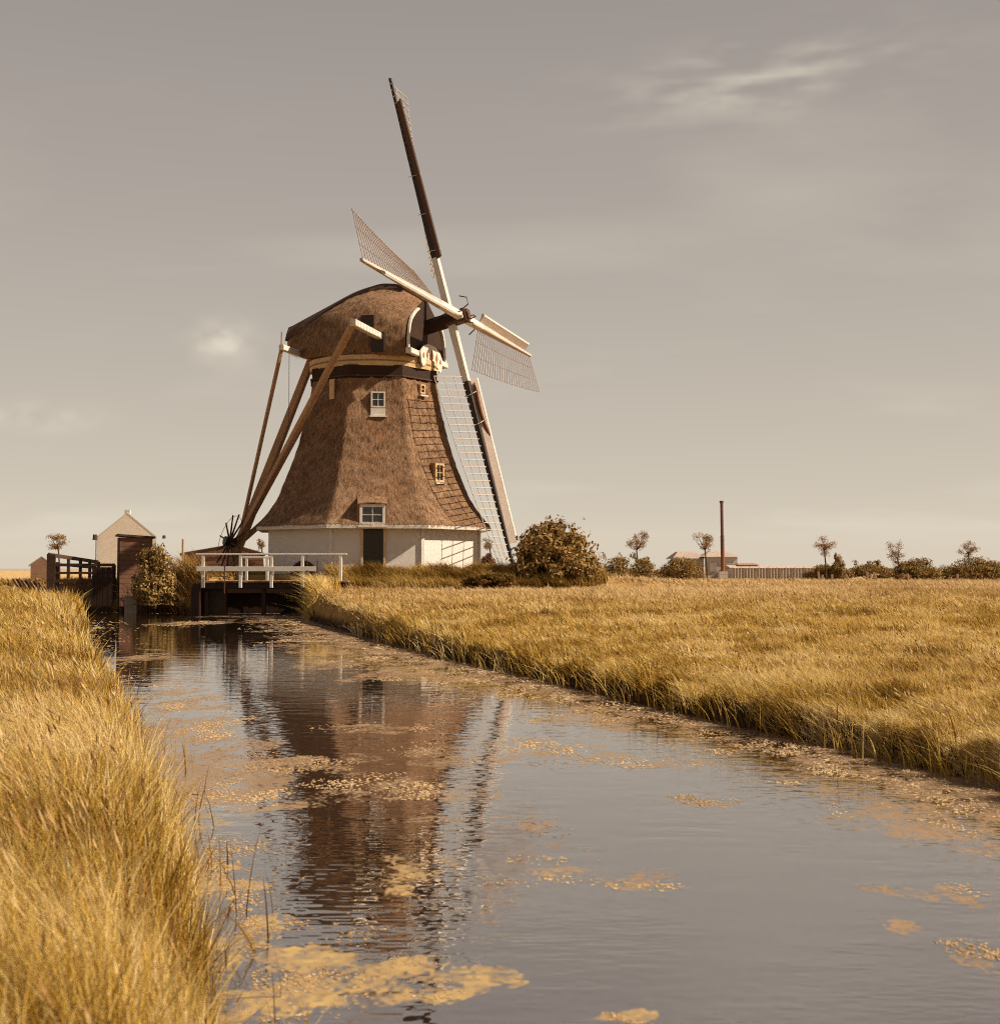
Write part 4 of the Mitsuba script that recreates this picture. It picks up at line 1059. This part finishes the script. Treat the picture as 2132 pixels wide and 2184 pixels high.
# left bank: tall dry grass
parts = []
LB = [(-0.9, 3.0)]
lx_of = lambda y: np.interp(y, [1, 3.0, 4.8, 5.96, 7.3, 8.6, 10.45, 15.4, 19.8, 26.4, 31.4, 42.5, 48.0, 53.0], [-0.25, -0.45, -0.78, -1.02, -1.36, -1.76, -2.36, -3.88, -5.32, -7.5, -9.5, -12.6, -14.0, -17.2])
for (n, y0, y1, wd, hh, seg, seed) in ((75000, 2.0, 6.5, 0.0050, 0.33, 3, 1), (85000, 6.0, 15, 0.0080, 0.34, 3, 2), (50000, 14, 34, 0.020, 0.42, 2, 3), (24000, 32, 54, 0.032, 0.46, 2, 4)):
    x, y = scatter(n, y0, y1, seed, lambda y: (-0.40 * y - 1.0, lx_of(y) + 0.15))
    d = canal_dist(x, y)
    gapn = meshkit.fbm(np.stack([x * 3.5, y * 3.5, x * 0], -1), 2, 33)
    ok = (d > -0.12) & (np.random.default_rng(seed + 70).uniform(0, 1, len(x)) < np.clip((gapn - 0.30) * 5, 0.12, 1))
    x, y, d = x[ok], y[ok], d[ok]
    z = terrain(x, y); P = np.stack([x, y, z], 1)
    r = np.random.default_rng(seed + 50)
    clump = meshkit.fbm(P * [0.9, 0.9, 0], 3, 8)
    h = hh * (0.45 + 0.9 * clump) * r.uniform(0.45, 1.45, len(x))
    parts.append(blades(P, h, wd * r.uniform(0.6, 1.6, len(x)), WIND, 0.36, 0.16, palette(P, 14, GRASS, 0.8, jitter=0.36), seg, seed + 9, spread=0.9))
for (n, y0, y1, wd, seed) in ((700, 2.2, 6, 0.007, 301), (1500, 5.5, 14, 0.009, 302), (1200, 13, 34, 0.016, 303)):
    x, y = scatter(n, y0, y1, seed, lambda y: (-0.40 * y - 1.0, lx_of(y) - 0.1))
    parts += seed_stems(x, y, 0.46, wd * np.ones(n), GRASS[1:], seed)
m, C = merge(parts)
labels[numbered('bank_grass')] = {'label': 'tall dry golden grass leaning left on the near left canal bank', 'category': 'grass', 'kind': 'stuff'}
scene['bank_grass'] = mikit.ply(m, 'grass_blade', color=C)

# right field
rx_of = lambda y: np.interp(y, [3, 6.5, 10.4, 13.7, 15.9, 19.1, 23.7, 28.6, 37.5, 47, 54.5, 60], [7.4, 5.9, 4.55, 3.6, 2.85, 1.85, 0.5, -1.05, -3.5, -6.0, -7.5, -7.6])
parts = []
for (n, y0, y1, wd, hh, seg, seed) in ((150000, 8.5, 19, 0.0085, 0.17, 3, 11), (150000, 18, 36, 0.015, 0.17, 2, 12), (95000, 34, 62, 0.029, 0.18, 2, 13), (50000, 60, 118, 0.06, 0.18, 1, 14)):
    r_ = np.random.default_rng(seed + 77)
    x, y = scatter(n, y0, y1, seed, lambda y: (np.where(y < 60, rx_of(y) - 0.1, 0.02 * y), 0.385 * y + 1.2))
    d = canal_dist(x, y); ok = (d > 0.10 + 0.55 * np.clip(meshkit.fbm(np.stack([x * 1.3, y * 1.3, x * 0], -1), 3, 61) - 0.42, 0, 1)) | (r_.uniform(0, 1, len(x)) < 0.10) & (d > 0.0)
    x, y, d = x[ok], y[ok], d[ok]
    z = terrain(x, y); P = np.stack([x, y, z], 1)
    r = np.random.default_rng(seed + 50)
    clump = meshkit.fbm(P * [0.7, 0.7, 0], 3, 18)
    tuft = meshkit.fbm(P * [2.6, 2.6, 0], 3, 28)
    h = hh * np.clip(0.15 + 0.55 * clump + 2.6 * (tuft - 0.42), 0.12, 1.9) * r.uniform(0.45, 1.4, len(x)) * np.where(d < 0.5, 1.15, 1.0)
    far = sm(28, 60, y)
    parts.append(blades(P, h, wd * r.uniform(0.6, 1.8, len(x)), WIND, 0.26, 0.24, palette(P, 24, GRASS, 0.9, bias=0.02, jitter=0.30) * (1 - far[:, None]) + far[:, None] * palette(P, 25, [(0.38, 0.255, 0.105), (0.50, 0.355, 0.175), (0.60, 0.46, 0.26)], 0.2), seg, seed + 9, spread=1.0))
for (n, y0, y1, wd, seed) in ((1800, 9, 19, 0.010, 311), (2600, 18, 40, 0.017, 312)):
    x, y = scatter(n, y0, y1, seed, lambda y: (rx_of(y) + 0.3, 0.385 * y + 1.2))
    parts += seed_stems(x, y, 0.34, wd * np.ones(n), GRASS[1:], seed)
m, C = merge(parts)
labels[numbered('meadow_grass')] = {'label': 'wide golden meadow of dry grass on the right bank reaching to the far hedges', 'category': 'grass', 'kind': 'stuff'}
scene['meadow_grass'] = mikit.ply(m, 'grass_blade', color=C)

# weeds on the dike and shore
def weed_patch(name, label, cat, poly, n, h, w, cols, seed, seg=2, lean=0.3):
    r = np.random.default_rng(seed)
    pl = shapely.Polygon(poly); x0_, y0_, x1_, y1_ = pl.bounds
    x, y = r.uniform(x0_, x1_, 3 * n), r.uniform(y0_, y1_, 3 * n)
    ok = shapely.contains_xy(pl, x, y); x, y = x[ok][:n], y[ok][:n]
    ok = canal_dist(x, y) > -0.05
    x, y = x[ok], y[ok]
    ok = np.hypot(x - MILL[0], y - MILL[1]) > 5.2
    x, y = x[ok], y[ok]
    P = np.stack([x, y, terrain(x, y)], 1)
    cl = meshkit.fbm(P * [1.3, 1.3, 0], 3, seed)
    hh = h * (0.35 + 1.1 * cl) * r.uniform(0.6, 1.3, len(x))
    m, C = blades(P, hh, w * r.uniform(0.6, 1.5, len(x)), WIND, lean, 0.4, palette(P, seed, cols, 0.9), seg, seed)
    k = numbered(name)
    labels[k] = {'label': label, 'category': cat, 'kind': 'stuff'}
    scene[k] = mikit.ply(m, 'grass_blade', color=C)


WEED = [(0.10, 0.05, 0.012), (0.21, 0.12, 0.025), (0.33, 0.21, 0.055), (0.46, 0.32, 0.12)]
weed_patch('dike_weeds', 'rank tawny weeds on the dike slope below the mill door', 'weeds', [(-7.4, 55.5), (-5, 56.5), (3, 58.0), (4.6, 59.5), (4.8, 62), (3, 64), (0, 61.5), (-3, 60.5), (-7.2, 60)], 26000, 0.55, 0.035, WEED, 71)
weed_patch('shore_reeds', 'brown reeds at the water edge between the plank hut and the footbridge', 'reeds', [(-16.2, 58.6), (-12.2, 56.8), (-12.3, 59.5), (-13, 61), (-16.3, 61.2)], 3600, 1.05, 0.035, [(0.14, 0.065, 0.02), (0.28, 0.16, 0.05), (0.42, 0.28, 0.11)], 72, 3, 0.25)
weed_patch('dike_grass', 'dry grass along the dike behind the left shore and under the tail pole', 'grass', [(-40, 58), (-16.5, 60), (-12.4, 60.2), (-10.2, 61.5), (-10, 72), (-40, 74)], 26000, 0.30, 0.045, WEED, 73)
weed_patch('shore_grass', 'tuft of pale grass on the shore below the dark screen boards', 'grass', [(-20, 60.4), (-15.0, 59.8), (-14.8, 61.4), (-20, 62)], 2600, 0.30, 0.03, WEED, 74)
weed_patch('bridge_tuft', 'pale long grass tuft drooping over the water at the right end of the footbridge', 'grass', [(-7.9, 50.5), (-6.9, 50), (-6.2, 55), (-7.6, 55.4)], 1800, 0.75, 0.035, GRASS, 75, 4, 0.5)
# single reed stems that stand in the water by the left bank
r = np.random.default_rng(81)
rp = np.concatenate([np.stack([lx_of(y) + r.uniform(0.0, w, len(y)), y, y * 0 - 0.05], 1) for y, w in ((r.uniform(4.6, 7.0, 7), 0.20), (r.uniform(6.5, 11.5, 16), 0.22), (r.uniform(11, 24, 34), 0.3))])
m, C = blades(rp, r.uniform(0.22, 0.55, len(rp)), r.uniform(0.008, 0.018, len(rp)), V3(-0.3, 0, 0), 0.25, 0.35, palette(rp, 82, [(0.16, 0.075, 0.02), (0.30, 0.18, 0.04), (0.52, 0.38, 0.14)], 1.0), 4, 83)
labels[numbered('water_reeds')] = {'label': 'scattered thin reed stems standing in the water beside the left bank', 'category': 'reeds', 'kind': 'stuff'}
scene['water_reeds'] = mikit.ply(m, 'grass_blade', color=C)
# overhanging dry stems on the right bank
rp = []
y = r.uniform(9.0, 40, 900) ** 1.0
x = rx_of(y) + r.uniform(-0.15, 0.35, len(y))
P = np.stack([x, y, np.maximum(terrain(x, y), 0.0)], 1)
m, C = blades(P, r.uniform(0.22, 0.55, len(P)), r.uniform(0.007, 0.012, len(P)) * (1 + y / 25), V3(-0.5, -0.1, 0), 0.35, 0.4, palette(P, 84, GRASS, 1.0), 4, 85)
labels[numbered('bank_stems')] = {'label': 'long stems overhanging the water along the right bank', 'category': 'grass', 'kind': 'stuff'}
scene['bank_stems'] = mikit.ply(m, 'grass_blade', color=C)

# ------------------------------------------------------------------ floating algae
r = np.random.default_rng(91)
def algae_density(x, y):
    dn_ = np.zeros_like(x)
    wx_ = x + 0.5 * (meshkit.fbm(np.stack([x * 1.1, y * 0.8, x * 0], -1), 3, 41) - 0.5) * (0.4 + y * 0.05)
    wy_ = y + 0.9 * (meshkit.fbm(np.stack([x * 1.1 + 9, y * 0.8, x * 0], -1), 3, 42) - 0.5) * (0.3 + y * 0.07)
    for cx, cy, ex, ey, s in PATCH:
        q = ((wx_ - cx) / ex) ** 2 + ((wy_ - cy) / ey) ** 2
        dn_ = np.maximum(dn_, s * np.clip(1.35 - q, 0, 1))
    edge = shapely.distance(CANAL.exterior, shapely.points(x, y))
    onright = x > np.interp(y, [0, 10, 20, 40, 60], [2.5, 1.2, -1.5, -8, -10])
    bw = np.where(onright, 1.1 + 0.05 * y, 0.5 + 0.02 * y) * (0.45 + 1.1 * meshkit.fbm(np.stack([x * 0.5, y * 0.35, x * 0], -1), 3, 47))
    dn_ = np.maximum(dn_, np.where(onright, 0.80, 0.55) * np.clip(1.15 - edge / bw, 0, 1))
    fine = meshkit.fbm(np.stack([x * 3.2, y * 1.5, x * 0], -1), 4, 43)
    return np.clip(dn_ * 0.95 + (fine - 0.56) * 2.2 * (dn_ > 0.02), 0, 1)


NAL = 2200000
yy = 5.0 * (62 / 5.0) ** r.uniform(0, 1, NAL)
xx = r.uniform(-0.42, 0.42, NAL) * yy
ok = shapely.contains_xy(CANAL, xx, yy); xx, yy = xx[ok], yy[ok]
dns = algae_density(xx, yy)
ok = r.uniform(0, 1, len(xx)) < dns ** 1.8 * 0.11
xx, yy, dns = xx[ok], yy[ok], dns[ok]
n = len(xx)
rad = (0.0030 + 0.0006 * yy) * r.uniform(0.5, 1.5, n)
kk = 6
an = np.arange(kk) * 2 * np.pi / kk
rot = r.uniform(0, 6.3, n)
rr_ = rad[:, None] * r.uniform(0.55, 1.25, (n, kk))
zt = 0.002 + 0.010 * dns * r.uniform(0.2, 1, n)
ring = np.stack([xx[:, None] + 1.35 * rr_ * np.cos(an + rot[:, None]), yy[:, None] + rr_ * np.sin(an + rot[:, None]), np.full((n, kk), 0.0012)], -1)
top = np.stack([xx, yy, zt + 0.3 * rad * 0.3], -1)[:, None]
V = np.concatenate([ring, top], 1).reshape(-1, 3)
b = np.arange(n)[:, None, None] * (kk + 1)
Fc = (b + np.array([[i, (i + 1) % kk, kk] for i in range(kk)])[None]).reshape(-1, 3)
P = np.stack([xx, yy, xx * 0], 1)
C = np.repeat(palette(P, 95, [(0.24, 0.155, 0.085), (0.37, 0.26, 0.145), (0.47, 0.35, 0.20)], 0.7, bias=0.1), kk + 1, axis=0)
labels[numbered('floating_algae')] = {'label': 'yellowish algae and duckweed drifting in patches on the canal', 'category': 'algae', 'kind': 'stuff'}
scene['floating_algae'] = mikit.ply((V, Fc), 'algae', smooth=True, color=C)
